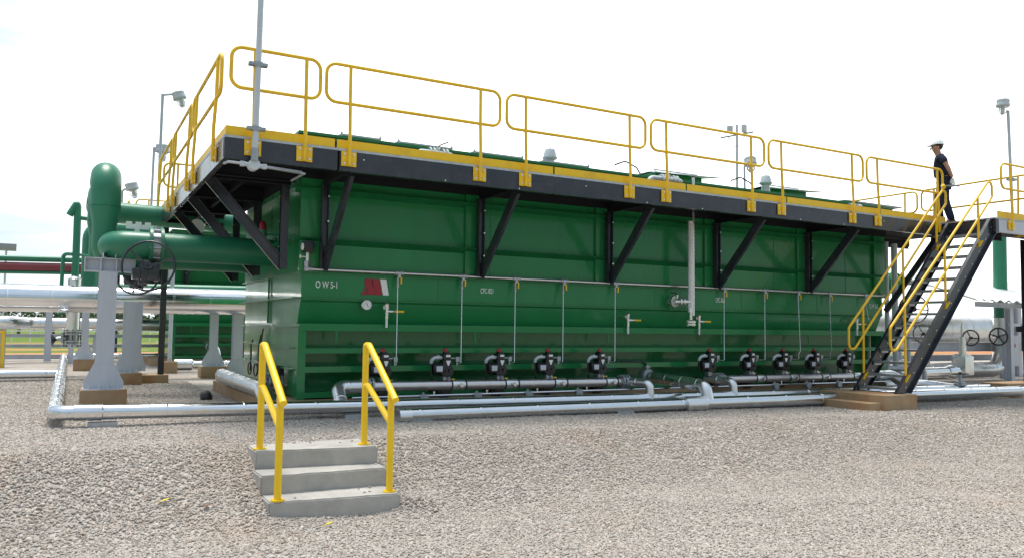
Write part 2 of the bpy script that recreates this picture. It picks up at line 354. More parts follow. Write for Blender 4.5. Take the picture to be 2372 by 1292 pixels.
# individual stones lying on the pad
def make_gravel():
    c0 = np.array([-2.8354, -11.2684]); f2 = np.array([math.sin(YAW), math.cos(YAW)]); r_ = np.array([math.cos(YAW), -math.sin(YAW)])
    pts = []
    def fill(d0, d1, dens, lat=.76):
        area = lat*(d1*d1-d0*d0); n_ = int(area*dens)
        d = np.sqrt(rng.uniform(d0*d0, d1*d1, n_)); s_ = rng.uniform(-lat, lat, n_)*d
        p = c0+d[:, None]*f2+s_[:, None]*r_; pts.append(p)
    fill(4.9, 9.5, 2600); fill(9.5, 13, 1900); fill(13, 17, 800)
    p = np.concatenate(pts); x, y = p[:, 0], p[:, 1]
    ok = (y < 1.0) | (x < -.6)
    ok &= ~((x > -1.24) & (x < -.06) & (y > -4.14) & (y < -2.92))
    ok &= ~((x > 9.0) & (x < 10.27) & (y > -2.45) & (y < -1.0))
    ok &= ~((y > -.35) & (x > -.42))
    x, y = x[ok], y[ok]; z = hgt(x, y)+rng.uniform(-.004, .008, len(x))
    # a few stones kicked up onto the steps
    for k in range(16):
        q = rng.integers(0, 3); xs_ = rng.uniform(-1.2, -.1); ys_ = [rng.uniform(-3.4, -2.95), rng.uniform(-3.74, -3.58), rng.uniform(-4.08, -3.84)][q]
        if abs(xs_+.65) < .25 and rng.random() < .6: continue
        x = np.append(x, xs_); y = np.append(y, ys_); z = np.append(z, [-.160, -.330, -.50][q])
    me = bpy.data.meshes.new('gravel'); me.from_pydata(np.stack([x, y, z], -1).tolist(), [], [])
    o = bpy.data.objects.new('gravel', me); COL.objects.link(o); struct(o, 'stuff')
    M = bpy.data.materials.new('gravel_stone'); M.use_nodes = True; t = M.node_tree; n = t.nodes; l = t.links; b = n['Principled BSDF']
    oi = n.new('ShaderNodeObjectInfo'); cr = ramp(n, STONES); l.new(oi.outputs['Random'], cr.inputs['Fac'])
    g = n.new('ShaderNodeNewGeometry'); no = n.new('ShaderNodeTexNoise'); no.inputs['Scale'].default_value = .8; no.inputs['Detail'].default_value = 6; l.new(g.outputs['Position'], no.inputs['Vector'])
    m3 = n.new('ShaderNodeMapRange'); m3.inputs['From Min'].default_value = .54; m3.inputs['From Max'].default_value = .72; m3.inputs['To Max'].default_value = .22; l.new(no.outputs['Fac'], m3.inputs['Value'])
    mi = n.new('ShaderNodeMix'); mi.data_type = 'RGBA'; mi.inputs['B'].default_value = (.38, .25, .16, 1); l.new(m3.outputs['Result'], mi.inputs['Factor']); l.new(cr.outputs['Color'], mi.inputs['A'])
    l.new(mi.outputs['Result'], b.inputs['Base Color']); b.inputs['Roughness'].default_value = .82; b.inputs['Specular IOR Level'].default_value = .3
    ng = bpy.data.node_groups.new('scatter_stones', 'GeometryNodeTree')
    ng.interface.new_socket('Geometry', in_out='INPUT', socket_type='NodeSocketGeometry'); ng.interface.new_socket('Geometry', in_out='OUTPUT', socket_type='NodeSocketGeometry')
    q = ng.nodes.new; k = ng.links.new
    gi, go = q('NodeGroupInput'), q('NodeGroupOutput')
    ico = q('GeometryNodeMeshIcoSphere'); ico.inputs['Radius'].default_value = 1.; ico.inputs['Subdivisions'].default_value = 2
    spn = q('GeometryNodeSetPosition'); nz = q('ShaderNodeTexNoise'); nz.inputs['Scale'].default_value = 1.1; nz.inputs['Detail'].default_value = 1
    vm = q('ShaderNodeVectorMath'); vm.operation = 'MULTIPLY_ADD'; vm.inputs[1].default_value = (1.1, 1.1, 1.1); vm.inputs[2].default_value = (-.55, -.55, -.55)
    k(nz.outputs['Color'], vm.inputs[0]); k(ico.outputs['Mesh'], spn.inputs['Geometry']); k(vm.outputs['Vector'], spn.inputs['Offset'])
    sm = q('GeometryNodeSetMaterial'); sm.inputs['Material'].default_value = M; k(spn.outputs['Geometry'], sm.inputs['Geometry'])
    ip = q('GeometryNodeInstanceOnPoints'); k(gi.outputs[0], ip.inputs['Points']); k(sm.outputs['Geometry'], ip.inputs['Instance'])
    rr = q('FunctionNodeRandomValue'); rr.data_type = 'FLOAT_VECTOR'; rr.inputs[0].default_value = (-.5, -.5, 0); rr.inputs[1].default_value = (.5, .5, 6.283); rr.inputs['Seed'].default_value = 3
    rs = q('FunctionNodeRandomValue'); rs.data_type = 'FLOAT_VECTOR'; rs.inputs[0].default_value = (.008, .007, .005); rs.inputs[1].default_value = (.0215, .0165, .0125); rs.inputs['Seed'].default_value = 5
    k(rr.outputs[0], ip.inputs['Rotation']); k(rs.outputs[0], ip.inputs['Scale']); k(ip.outputs['Instances'], go.inputs[0])
    md = o.modifiers.new('scatter', 'NODES'); md.node_group = ng
    return o
make_gravel()

# ---------------------------------------------------------------- the separator tank
XE = 12.75                       # right end of tank
DY = 4.06                        # depth of tank
ZD, YF, XL = 3.31, -1.33, -1.29  # deck level, front edge and left edge of the walkway
ZF = 3.03
def make_tank():
    t = thing('separator_tank', 'long dark green steel separator tank lettered OWS-1 with a red and white emblem', 'tank', (0, 0, 0))
    b = MB(); b.box(.0, XE, .012, DY, 1.78, 3.74); b.build('upper_shell', GREEN, t)
    # lower shell: flush band, then a wall sloped inwards, its shade standing in for a dark reflection, then the recessed hopper wall
    b = MB(); prof = [(0, 1.80), (0, 1.40), (.04, 1.375), (.17, 1.06), (.30, .96), (.34, .02), (DY-.02, .02), (DY-.02, 1.80)]
    b._faces([[Vector((x, y, z)) for y, z in prof] for x in (.02, XE-.02)]); b.build('lower_shell', GREEN, t, smooth=20)
    for z, y0, y1, h in [(1.432, -.03, .05, .012), (1.02, -.035, .32, .085), (.685, -.03, .35, .055), (.42, -.03, .35, .065), (.06, -.03, .35, .06)]:
        b = MB(); b.box(.0, XE, y0, y1, z-h/2, z+h/2, .003)
        if h > .05:
            b.box(.0, XE, y0-.002, y0+.010, z-h/2-.012, z+h/2+.006)
        b.build('rib', GREEN, t)
    for k in range(1, 6):
        x = k*2.13
        for p, q in (((x, .0, 1.78), (x, .0, 1.44)), ((x+.9, .011, 3.7), (x+.9, .011, 1.82))):
            b = MB(); b.tube([p, q], .006, 6); b.build('weld_seam', GREEN, t)
    # ledge on top of the lower shell
    b = MB(); b.box(-.05, XE+.04, -.055, .02, 1.785, 1.80); b.box(-.05, -.0, .02, DY, 1.785, 1.80); b.build('ledge', GREEN, t)
    # end plates
    for x0, x1 in ((-.012, .10), (XE-.10, XE+.012)):
        b = MB(); b.box(x0, x1, -.028, .24, .0, 1.0); b.build('end_plate', GREEN, t)
    # corner columns and upper stiffener bars
    for x0, x1 in ((-.03, .30), (XE-.33, XE+.03)):
        b = MB(); b.box(x0, x1, -.045, .03, 1.80, 3.70, .004); b.build('corner_column', GREEN, t)
    xs_ = [.30, .36] + [2.79+2.494*k for k in range(4)] + [XE-.33]
    for z in (2.99, 2.27):
        b = MB(); b._faces([[Vector((x, y, z+dz)) for y, dz in ((.014, .008), (-.085, .008), (-.085, -.006), (.014, -.075))] for x in (-.10, XE)]); b.build('stiffener', GSHADE, t, smooth=0)  # slanted underside and darkened green paint in the shade line of the rib
        b = MB(); b.box(-.13, .01, .0, DY, z-.006, z+.006); b.build('stiffener', GREEN, t)
    for k in range(4):
        x = 2.79+2.494*k
        b = MB(); b.box(x-.22, x-.02, -.030, .02, 1.80, 3.70, .003); b.build('stiffener', GREEN, t)
    # left side ribs
    for z, h, e in [(1.432, .012, .10), (1.02, .012, .10), (.72, .012, .09), (.42, .012, .09)]:
        b = MB(); b.box(-e, .03, -.03 if z > .9 else .1, DY+.05, z-h/2, z+h/2); b.build('rib', GREEN, t)
    b = MB(); b.beam((-.004, 2., 1.07), (-.004, 2., 1.79), .03, .05); b.build('seam', GREEN, t)
    # little drain stubs below the main rib
    for x in (.52, 2.75, 5.32, 7.95, 10.35):
        b = MB(); b.box(x, x+.028, -.034, -.014, .80, .98); b.build('lug', GREEN, t)
    # roof and flange
    b = MB(); b.box(-.10, XE+.30, -.10, DY+.08, 3.745, 3.79, .006); b.box(-.08, XE+.28, -.075, -.02, 3.69, 3.745); b.build('roof', GREEN, t)
    for k in range(6):
        x = .35+k*2.45
        b = MB(); b.box(x, x+.02, -.085, .0, 3.31, 3.74); b.build('roof_bracket', GREEN, t)
    # writing and the emblem
    text('O W S-1', 'lettering', WHITE, t, (.22, -.0035, 1.575), .145, .62)
    text('CFC-821', 'lettering', WHITE, t, (2.86, -.0035, 1.58), .115, .56)
    text('CFC-821', 'lettering', WHITE, t, (7.85, -.0035, 1.57), .125, .52)
    text('O W S-2', 'lettering', WHITE, t, (12.30, -.0035, 1.56), .135, .56)
    def slant(x0, x1, x2, x3, m, name):
        b = MB(); b.poly([(x0, -.001, 1.50), (x1, -.001, 1.50), (x2, -.001, 1.735), (x3, -.001, 1.735)], (0, -.010, 0)); b.build(name, m, t)
    b = MB(); b.poly([(.895, -.001, 1.50), (.995, -.001, 1.50), (.955, -.001, 1.60)], (0, -.010, 0))
    b.poly([(1.005, -.001, 1.50), (1.115, -.001, 1.50), (1.06, -.001, 1.735), (.96, -.001, 1.735), (.94, -.001, 1.69)], (0, -.010, 0))
    b.poly([(1.125, -.001, 1.50), (1.225, -.001, 1.50), (1.175, -.001, 1.735), (1.075, -.001, 1.735), (1.055, -.001, 1.70)], (0, -.010, 0))
    b.build('emblem', RED, t)
    b = MB(); b.poly([(1.235, -.001, 1.50), (1.325, -.001, 1.50), (1.28, -.001, 1.735), (1.185, -.001, 1.735)], (0, -.010, 0)); b.build('emblem_bar', WHITE, t)
    return t
tank = make_tank()
b = MB(); b.box(-.45, 13.2, -.30, 4.4, -.5, -.004, .01)
tag(b.build('tank_plinth', BCONC), 'low brown concrete plinth under the large green tank', 'plinth')

# ---------------------------------------------------------------- walkway round the tank
YB = 6.8
def brace(t, top, bot, posttop, w=.15):
    # diagonal strut, then the upright it lands on
    b = MB(); b.channel(top, bot, .05, w, .01, upv=(0, 0, 1)); b.beam(top, bot, .012, w); b.build('brace', BLK, t)
    b = MB(); b.ibeam(Vector(bot)+Vector((0, 0, -.02)), posttop, .11, .10, .010, upv=(1, 0, 0) if abs(top[0]-bot[0]) < .01 else (0, 1, 0)); p = b.build('wall_post', BLK, t)
    ax = Vector((0, -1, 0)) if abs(top[0]-bot[0]) < .01 else Vector((-1, 0, 0))
    bolt_set([Vector(bot).lerp(Vector(posttop), k)+ax*.055+(Vector((.035, 0, 0)) if ax.y else Vector((0, .035, 0))) for k in (.25, .55, .85)], ax, .013, .014, CHROME, p)
def make_walkway():
    t = thing('tank_walkway', 'black steel walkway with diagonal braces running round the top of the green tank', 'walkway', (0, 0, 0))
    # deck
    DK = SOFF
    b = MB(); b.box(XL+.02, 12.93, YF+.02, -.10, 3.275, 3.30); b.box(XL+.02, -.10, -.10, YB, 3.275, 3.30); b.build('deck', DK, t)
    b = MB(); b.box(XL-.003, 12.95, YF-.004, YF+.02, 3.288, 3.318); b.box(XL-.004, XL+.02, YF+.02, YB, 3.288, 3.318); b.build('grating_edge', GALV, t)
    # fascia channels
    segs = [(XL, .10), (.13, 3.40), (3.402, 7.2), (7.202, 10.8), (10.802, 12.95)]
    for x0, x1 in segs:
        y = YF if x0 > 0 else YF-.003
        b = MB(); b.channel((x0, y, 3.16), (x1, y, 3.16), .07, .256, .012, flip=-1); b.build('fascia', BLK, t)
    for y0, y1 in ((YF+.06, 2.6), (2.605, YB)):
        b = MB(); b.channel((XL, y0, 3.16), (XL, y1, 3.16), .07, .256, .012, flip=1); b.build('fascia', BLK, t)
    # bearers under the deck
    for k in range(5):
        x = .295+2.494*k
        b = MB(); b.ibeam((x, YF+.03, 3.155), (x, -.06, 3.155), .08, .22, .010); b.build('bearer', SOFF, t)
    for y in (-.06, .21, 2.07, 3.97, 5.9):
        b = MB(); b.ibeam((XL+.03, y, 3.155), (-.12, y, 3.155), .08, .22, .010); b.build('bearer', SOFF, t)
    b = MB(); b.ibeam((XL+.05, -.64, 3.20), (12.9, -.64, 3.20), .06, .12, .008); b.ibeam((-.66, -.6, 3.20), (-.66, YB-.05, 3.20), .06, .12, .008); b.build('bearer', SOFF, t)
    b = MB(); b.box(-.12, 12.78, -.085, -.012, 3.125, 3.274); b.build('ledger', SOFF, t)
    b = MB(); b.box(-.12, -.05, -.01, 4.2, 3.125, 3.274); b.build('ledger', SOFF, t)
    for k in range(5):
        x = .295+2.494*k
        brace(t, (x, YF+.09, 3.03), (x, -.12, 1.86), (x, -.12, 3.05))
    for y in (.21, 2.07, 3.97):
        brace(t, (XL+.06, y, 3.03), (-.2, y, 1.86), (-.2, y, 3.05))
    b = MB(); b.channel((12.93, YF+.2, 3.0), (12.80, -.02, 1.5), .05, .12, .01); b.build('brace', BLK, t)
    bolt_set([(.45+k*1.17, YF-.001, 3.050 if k % 3 else 3.20) for k in range(11)], (0, -1, 0), .011, .010, CHROME, t)
    # toe boards
    cuts = [-1.27, .10, 3.42, 6.0, 8.35, 10.95, 13.05]
    for x0, x1 in zip(cuts[:-1], cuts[1:]):
        b = MB(); b.box(x0, x1-.03, YF+.03, YF+.036, 3.322, 3.44); b.build('toe_board', YEL, t)
    for y0, y1 in ((YF+.05, 1.45), (1.48, 4.1), (4.13, YB)):
        b = MB(); b.box(XL+.02, XL+.026, y0, y1, 3.322, 3.44); b.build('toe_board', YEL, t)
    # legs at the far end of the left arm
    b = MB(); b.ibeam((-1.15, 6.55, -.02), (-1.15, 6.55, 3.05), .11, .11, .01); b.build('leg', BLK, t)
    return t
walk = make_walkway()
b = MB(); b.box(-1.56, -1.02, 6.3, 6.8, -.5, .0, .012)   # footing of that leg

tag(b.build('concrete_pedestal', BCONC), 'brown concrete block under the black walkway leg', 'pedestal', 'concrete pedestals')

# guardrail panels
def rail_panel(name, label, L_, posts, loc, rz=0., group='yellow guardrail panels along the walkway', a=.371):
    t = thing(name, label, 'guardrail', (0, 0, 0), group)
    z0, z1 = ZD+.60, ZD+1.10
    b = MB(); b.tube([(.03, 0, z0), (L_-.03, 0, z0), (L_-.03, 0, z1), (.03, 0, z1)], .023, 12, fil=.13, closed=True, fn=7); b.build('rail_loop', YEL, t)
    for x in posts:
        b = MB(); b.tube([(x, -.028, ZD-.22), (x, -.028, ZD+.2), (x, -.006, ZD+.62), (x, 0, z1)], .023, 12); b.build('post', YEL, t)
        b = MB(); b.box(x-.10, x+.10, -.010, .004, ZD-.22, ZD-.03, .002); pl = b.build('base_plate', YEL, t)
        bolt_set([(x+i, -.010, ZD-.125+j) for i in (-.062, .062) for j in (-.06, .06)], (0, -1, 0), .015, .014, CHROME, pl)
    t.location = loc; t.rotation_euler = (0, 0, rz)
    return t
YR = YF-.015
P0 = -.1255; LP = 2.6358
rail_panel('guardrail', 'short yellow guardrail panel at the left front corner behind the tall grey pole', 1.15, (.31, .94), (-1.27, YR, 0))
gr = rail_panel('guardrail', 'long yellow guardrail panel on the front edge right of the tall grey pole', LP-.05, (.371-.025, LP-.396), (P0+.025, YR, 0))
for k, s in enumerate(['second long yellow guardrail panel on the front edge, above the tank emblem side', 'middle yellow guardrail panel on the front edge, over the white level gauge', 'yellow guardrail panel on the front edge with far lamps seen behind it']):
    dup(gr, (P0+.025+LP*(k+1), YR, 0), 0, s)
rail_panel('guardrail', 'yellow guardrail panel at the top of the stairs beside the walking man', 2.46, (.346, 2.25), (P0+.025+4*LP, YR, 0))
for k, s in enumerate(['yellow guardrail panel on the left edge nearest the front corner', 'yellow guardrail panel in the middle of the left walkway edge', 'yellow guardrail panel at the far end of the left walkway edge']):
    dup(gr, (XL-.015, -1.14+LP*(k+1), 0), -PI/2, s)
# cross rail closing the far end of the left arm
rail_panel('guardrail', 'small yellow guardrail closing the far end of the left walkway', 1.1, (.3, .8), (XL+.05, YB-.02, 0), group=None)

# second tank with its walkway, some way behind
tank2 = dup(tank, (-.2, 13.9, 0), 0, 'second green separator tank standing behind the first one', skip=('lettering', 'emblem', 'emblem_bar'))
walk2 = dup(walk, (-.2, 13.9, 0), 0, 'black walkway round the farther green tank at left')
dup(gr, (XL-.2+.1, 13.9+YR, 0), 0, 'yellow guardrail on the farther tank, seen left of the first walkway')
dup(gr, (XL-.215, 13.9-1.14+LP, 0), -PI/2, 'yellow guardrail on the left edge of the farther tank walkway')
b = MB(); b.box(-.75, 13.0, 13.5, 18.4, -.5, -.004, .01); tag(b.build('tank_plinth', BCONC), 'reddish concrete plinth under the farther green tank', 'plinth')

# ---------------------------------------------------------------- fittings on the tank front
def clad(b, pts, r, fil, seam=.95, n=20, lip=.004):
    P = fillet([Vector(p) for p in pts], fil, 8) if fil else [Vector(p) for p in pts]
    b.tube(P, r, n)
    # overlapping joint bands along the straight runs
    for p, q in zip(pts[:-1], pts[1:]):
        p, q = Vector(p), Vector(q); d = q-p; ln = d.length; d.normalize()
        k = max(fil*1.05, .25)
        while k < ln-max(fil, .1):
            b.lathe(p+d*(k-.02), p+d*(k+.02), [(0, r-.001), (.15, r+lip), (.85, r+lip), (1, r-.001)], n); k += seam
    return b
TEES = [1.45, 2.51, 3.46, 4.38, 5.45, 7.99, 9.06, 10.0, 10.93, 12.06]
ACTS = [1.10, 2.08, 2.98, 3.87, 4.87, 7.29, 8.29, 9.17, 10.05, 10.99]
t = thing('air_header', 'thin grey air pipe along the tank front with tees and hanging tubes', 'pipe', (0, 0, 0))
b = MB(); b.tube([(.06, -.10, 1.83), (12.7, -.10, 1.83)], .024, 10); b.build('pipe', STAIN, t)
b = MB(); b.lathe((.03, -.10, 1.83), (.14, -.10, 1.83), [(0, .04), (1, .034)], 12); b.cyl((.06, -.10, 1.80), (.06, -.10, 1.94), .034, n=12); b.build('elbow', GALV, t)
for k, x in enumerate(TEES):
    b = MB(); b.cyl((x-.07, -.10, 1.83), (x+.07, -.10, 1.83), .036, n=12); b.cyl((x, -.10, 1.83), (x, -.10, 1.76), .03, n=12); b.cyl((x-.02, -.10, 1.76), (x-.02, -.10, 1.62), .016, n=8); tee = b.build('tee', GALV, t)
    b = MB(); b.box(x+.012, x+.034, -.135, -.115, 1.67, 1.775, .004); b.build('valve_lever', YEL, tee)
    xe = x-.0232*(x+2.84)
    if k in (7, 8): pts = [(x-.02, -.10, 1.64), (xe+.05, -.34, .66), (xe-.01, -.35, .60), (xe-.02, -.36, .50), (ACTS[k]+.2, -.40, .495)]
    elif k == 9: pts = [(x-.02, -.10, 1.64), (x-.05, -.2, 1.3)]
    else: pts = [(x-.02, -.10, 1.64), (xe-.02, -.36, .495), (ACTS[k]+.22, -.40, .495)]
    b = MB(); b.tube(pts, .0075, 6, fil=.03, fn=3); b.build('drop_tube', CHROME, t)

# detector at the end of the header
t = thing('pressure_transmitter', 'small black box transmitter on a short white stem by the tank corner', 'instrument', (.07, -.10, 1.94))
b = MB(); b.box(.0, .15, -.17, -.05, 2.06, 2.22, .02); b.build('housing', BLACKP, t)
b = MB(); b.lathe((.0, -.11, 2.14), (-.015, -.11, 2.14), [(0, .055), (1, .05)], 16); b.build('dial', WHITE, t)
b = MB(); b.cyl((.07, -.10, 1.94), (.07, -.10, 2.07), .022, n=10); b.cyl((.07, -.10, 2.0), (-.03, -.12, 2.0), .008, n=8); b.cyl((-.035, -.12, 1.975), (-.035, -.12, 2.025), .01, n=8); b.build('stem', WHITE, t)

# gauge
t = thing('dial_gauge', 'round white dial gauge just below the red emblem', 'gauge', (.97, 0, 1.35))
b = MB(); b.lathe((.97, .08, 1.35), (.97, -.07, 1.35), [(0, .03), (.6, .03), (.62, .075), (.93, .078), (1, .07)], 28); b.build('case', CHROME, t)
b = MB(); b.lathe((.97, -.068, 1.35), (.97, -.074, 1.35), [(0, .066), (1, .064)], 28); d = b.build('dial', WHITE, t)
b = MB(); b.beam((.955, -.0765, 1.385), (.99, -.0765, 1.32), .006, .005, (0, 1, 0)); b.build('needle', BLACKP, d)
b = MB()
for k in range(11):
    a = R(-130+26*k); b.beam((.97+.05*math.sin(a), -.0760, 1.35+.05*math.cos(a)), (.97+.058*math.sin(a), -.0760, 1.35+.058*math.cos(a)), .004, .004, (0, 1, 0))
b.build('scale_marks', BLACKP, d)

# sampling valves
def sample_valve():
    t = thing('sampling_valve', '', 'valve', (0, 0, 0), 'sampling valves on the tank front')
    b = MB(); b.cyl((0, .12, .06), (0, -.09, .06), .022, n=12); b.cyl((0, -.09, .09), (0, -.09, -.11), .024, n=12); b.lathe((0, -.09, .08), (0, -.09, .13), [(0, .03), (.5, .034), (1, .018)], 12)
    b.lathe((0, -.04, .06), (0, -.06, .06), [(0, .045), (1, .045)], 12); b.cyl((-.01, -.09, 0.0), (.09, -.10, .0), .026, n=12); b.build('valve_body', CHROME, t)
    b = MB(); b.cyl((0, -.09, -.11), (0, -.09, -.24), .019, n=12); b.build('spout', WHITE, t)
    b = MB(); b.box(.06, .12, -.125, -.10, -.006, .008); b.build('lever', CHROME, t)
    b = MB(); b.box(.11, .26, -.128, -.097, -.014, .016, .008); b.build('grip', YEL, t)
    return t
sv = sample_valve(); sv.location = (1.27, 0, 1.26); sv['label'] = 'small tap with yellow lever below and right of the red emblem'
dup(sv, (5.72, 0, 1.20), 0, 'small yellow lever tap on the green wall left of the level gauge')
dup(sv, (7.36, 0, 1.20), 0, 'small yellow lever tap on the green wall just right of the level gauge')
dup(sv, (11.77, 0, 1.21), 0, 'small tap on the tank wall seen behind the staircase handrail')

# level gauge
t = thing('level_gauge', 'tall white level gauge column hanging from the walkway on the tank front', 'gauge', (7.0, -.3, 1.2))
b = MB(); b.box(6.89, 6.968, -.36, -.32, 1.36, 3.0, .005); b.build('gauge_scale', WHITE, t)
b = MB()
for k in range(76): b.box(6.898, 6.93 if k % 5 else 6.942, -.363, -.359, 1.44+k*.02, 1.445+k*.02)
b.build('scale_marks', BLACKP, t)
b = MB(); b.cyl((6.995, -.34, 1.30), (6.995, -.34, 3.8), .024, n=14); b.build('chamber', CHROME, t)
b = MB(); b.cyl((6.94, -.33, 1.22), (6.94, -.33, 1.42), .03, n=12); b.lathe((6.94, -.33, 1.20), (6.94, -.33, 1.17), [(0, .09), (1, .09)], 18); b.lathe((6.94, -.33, 1.155), (6.94, -.33, 1.125), [(0, .09), (1, .09)], 18)
b.bolts([(6.94+.07*math.cos(a), -.33+.07*math.sin(a), 1.115) for a in (.4, 1.9, 3.4, 5.)], (0, 0, 1), .012, .1); b.build('bottom_flange', CHROME, t)
b = MB(); b.cyl((6.72, .0, 1.55), (6.72, -.12, 1.55), .05, n=14); b.cyl((6.72, -.10, 1.55), (6.72, -.13, 1.55), .10, n=20); b.cyl((6.72, -.15, 1.55), (6.72, -.18, 1.55), .10, n=20); b.cyl((6.72, -.18, 1.55), (6.94, -.34, 1.55), .045, n=14)
b.cyl((6.80, -.24, 1.55), (6.82, -.26, 1.55), .10, n=20); b.cyl((6.85, -.27, 1.55), (6.87, -.29, 1.55), .09, n=20); b.cyl((6.74, -.2, 1.6), (6.74, -.2, 1.67), .02, n=8); nz = b.build('nozzle', CHROME, t)
b = MB(); b.tube([(6.74, -.2, 1.67), (6.66, -.24, 1.70), (6.55, -.24, 1.70)], .010, 8); b.build('lever', BLACKP, nz)

# actuated valves along the manifolds
def actuator():
    t = thing('actuated_valve', '', 'valve', (0, 0, 0), 'black actuated valves in a row along the tank foot')
    b = MB(); b.box(-.055, .085, -.09, .07, .02, .24, .022); b.cyl((.015, -.085, .09), (.015, .08, .09), .088, n=18); b.box(-.05, .06, -.10, .05, .235, .33, .02); b.cyl((.05, -.085, .10), (.05, -.115, .10), .022, n=10)
    b.box(-.02, .05, -.07, .04, .325, .36, .01); b.build('gearbox', BLACKP, t)
    b = MB(); b.cyl((-.16, -.02, .12), (-.02, -.02, .12), .085, n=18); b.lathe((-.175, -.02, .12), (-.155, -.02, .12), [(0, .07), (1, .085)], 18)
    b.box(-.15, -.05, -.10, -.07, .07, .17, .01); b.build('motor', BLACKP, t)
    b = MB(); b.lathe((-.005, -.03, .355), (-.005, -.03, .405), [(0, .032), (.45, .034), (.8, .028), (1, .012)], 16); b.build('indicator_dome', RED, t)
    b = MB(); b.box(-.015, .045, -.106, -.099, .285, .315); b.poly([(-.012, -.092, .235), (.012, -.092, .165), (.028, -.092, .165), (.052, -.092, .235)], (0, -.006, 0)); b.build('label_plate', WHITE, t)
    b = MB(); b.box(-.148, -.062, -.109, -.099, .085, .16, .003); b.build('nameplate', GREYP, t)
    b = MB(); b.tube([(-.04, -.03, .275), (-.15, -.03, .275), (-.19, -.02, .24), (-.19, .0, .20)], .024, 10, fil=.03); b.cyl((-.10, -.03, .26), (-.10, -.03, .31), .016, n=8); b.build('conduit', LAMPG, t)
    b = MB(); b.tube([(-.19, 0, .20), (-.18, .0, .0), (-.14, .06, -.14)], .011, 8, fil=.04); b.build('cable', BLACKP, t)
    b = MB(); b.box(.14, .195, -.06, .0, .215, .285, .006); b.cyl((.06, -.03, .265), (.15, -.03, .265), .014, n=10); b.cyl((.165, -.03, .17), (.165, -.03, .22), .014, n=8); b.build('solenoid', STRAPG, t)
    b = MB(); b.box(-.035, .045, -.06, .05, -.075, .02, .008); b.cyl((.005, 0, -.16), (.005, 0, -.06), .03, n=12); b.build('collar', STRAPG, t)
    b = MB(); b.box(.05, .13, -.06, -.045, -.035, -.02, .003); b.build('hand_lever', YEL, t)
    b = MB(); b.cyl((.005, .10, -.2), (.005, -.02, -.2), .055, n=14); b.cyl((.005, .0, -.2), (.005, .02, -.2), .095, n=20); b.cyl((.005, .06, -.2), (.005, .08, -.2), .095, n=20)
    b.cyl((-.16, .12, -.15), (-.05, .10, -.15), .05, n=14); b.cyl((-.17, .12, -.15), (-.15, .12, -.15), .07, n=16); b.cyl((.005, .10, -.2), (.005, .6, -.2), .045, n=12); b.build('valve_body', BLACKP, t)
    return t
av = actuator()
ordn = ['first black actuated valve from the left, behind the yellow step handrail', 'second black actuated valve from the left, near the pipe end by the steps', 'third black actuated valve from the left on the first manifold', 'fourth black actuated valve from the left on the first manifold',
        'fifth black actuated valve from the left, last before the crossing silver pipes', 'sixth black actuated valve from the left, just right of the crossing silver pipes', 'seventh black actuated valve from the left on the second manifold', 'eighth black actuated valve from the left on the second manifold',
        'ninth black actuated valve from the left on the second manifold', 'rightmost black actuated valve, half hidden by the staircase']
for k, x in enumerate(ACTS):
    o = av if k == 0 else dup(av, (0, 0, 0)); o.location = (x, -.40, .30-.0025*k); o.rotation_euler = (0, 0, R([4, -3, 2, -5, 3, -2, 5, -4, 1, -3][k])); o.scale = (1.12, 1.0, 1.06); o['label'] = ordn[k]

def manifold(x0, x1, z0, z1, acts, label, bolt_end):
    t = thing('manifold_pipe', label, 'pipe', (x0, -.5, z0), 'stainless manifold pipes')
    zz = lambda x: z0+(z1-z0)*(x-x0)/(x1-x0)
    b = MB(); b.tube([(x0, -.5, z0), (x1, -.5, z1)], .073, 18); b.build('pipe', STAIN, t)
    for x in acts:
        for dx in (.06, .29):
            b = MB(); b.lathe((x+dx-.012, -.5, zz(x)), (x+dx+.012, -.5, zz(x)), [(0, .074), (.1, .080), (.9, .080), (1, .074)], 20); b.build('clamp_band', BLK, t)
        b = MB(); b.lathe((x+.075, -.5, zz(x)), (x+.275, -.5, zz(x)), [(0, .0735), (.1, .0765), (.9, .0765), (1, .0735)], 20); b.build('coupling', CHROME, t)
        b = MB(); b.cyl((x+.18, -.55, zz(x)), (x+.18, -.62, zz(x)), .024, n=10); b.cyl((x+.18, -.61, zz(x)), (x+.18, -.635, zz(x)), .030, n=8); b.cyl((x+.04, -.5, zz(x)+.06), (x+.04, -.44, zz(x)+.12), .035, n=10); b.build('nozzle', STAIN, t)
    for x in bolt_end:
        for dx in (-.055, .0, .055):
            b = MB(); b.cyl((x+dx-.014, -.5, zz(x)), (x+dx+.014, -.5, zz(x)), .125, n=22); fl = b.build('flange', STRAPG, t)
        bolt_set([(x-.085, -.5+.105*math.cos(k*PI/4+.2), zz(x)+.105*math.sin(k*PI/4+.2)) for k in range(8)], (1, 0, 0), .011, .17, CHROME, fl, 'stud')
    return t
manifold(.72, 5.35, .20, .165, ACTS[1:5], 'stainless manifold pipe on the left half of the tank foot', (.86, 5.32))
manifold(7.35, 11.7, .16, .15, ACTS[6:10], 'stainless manifold pipe on the right half of the tank foot', (7.45, 11.72))
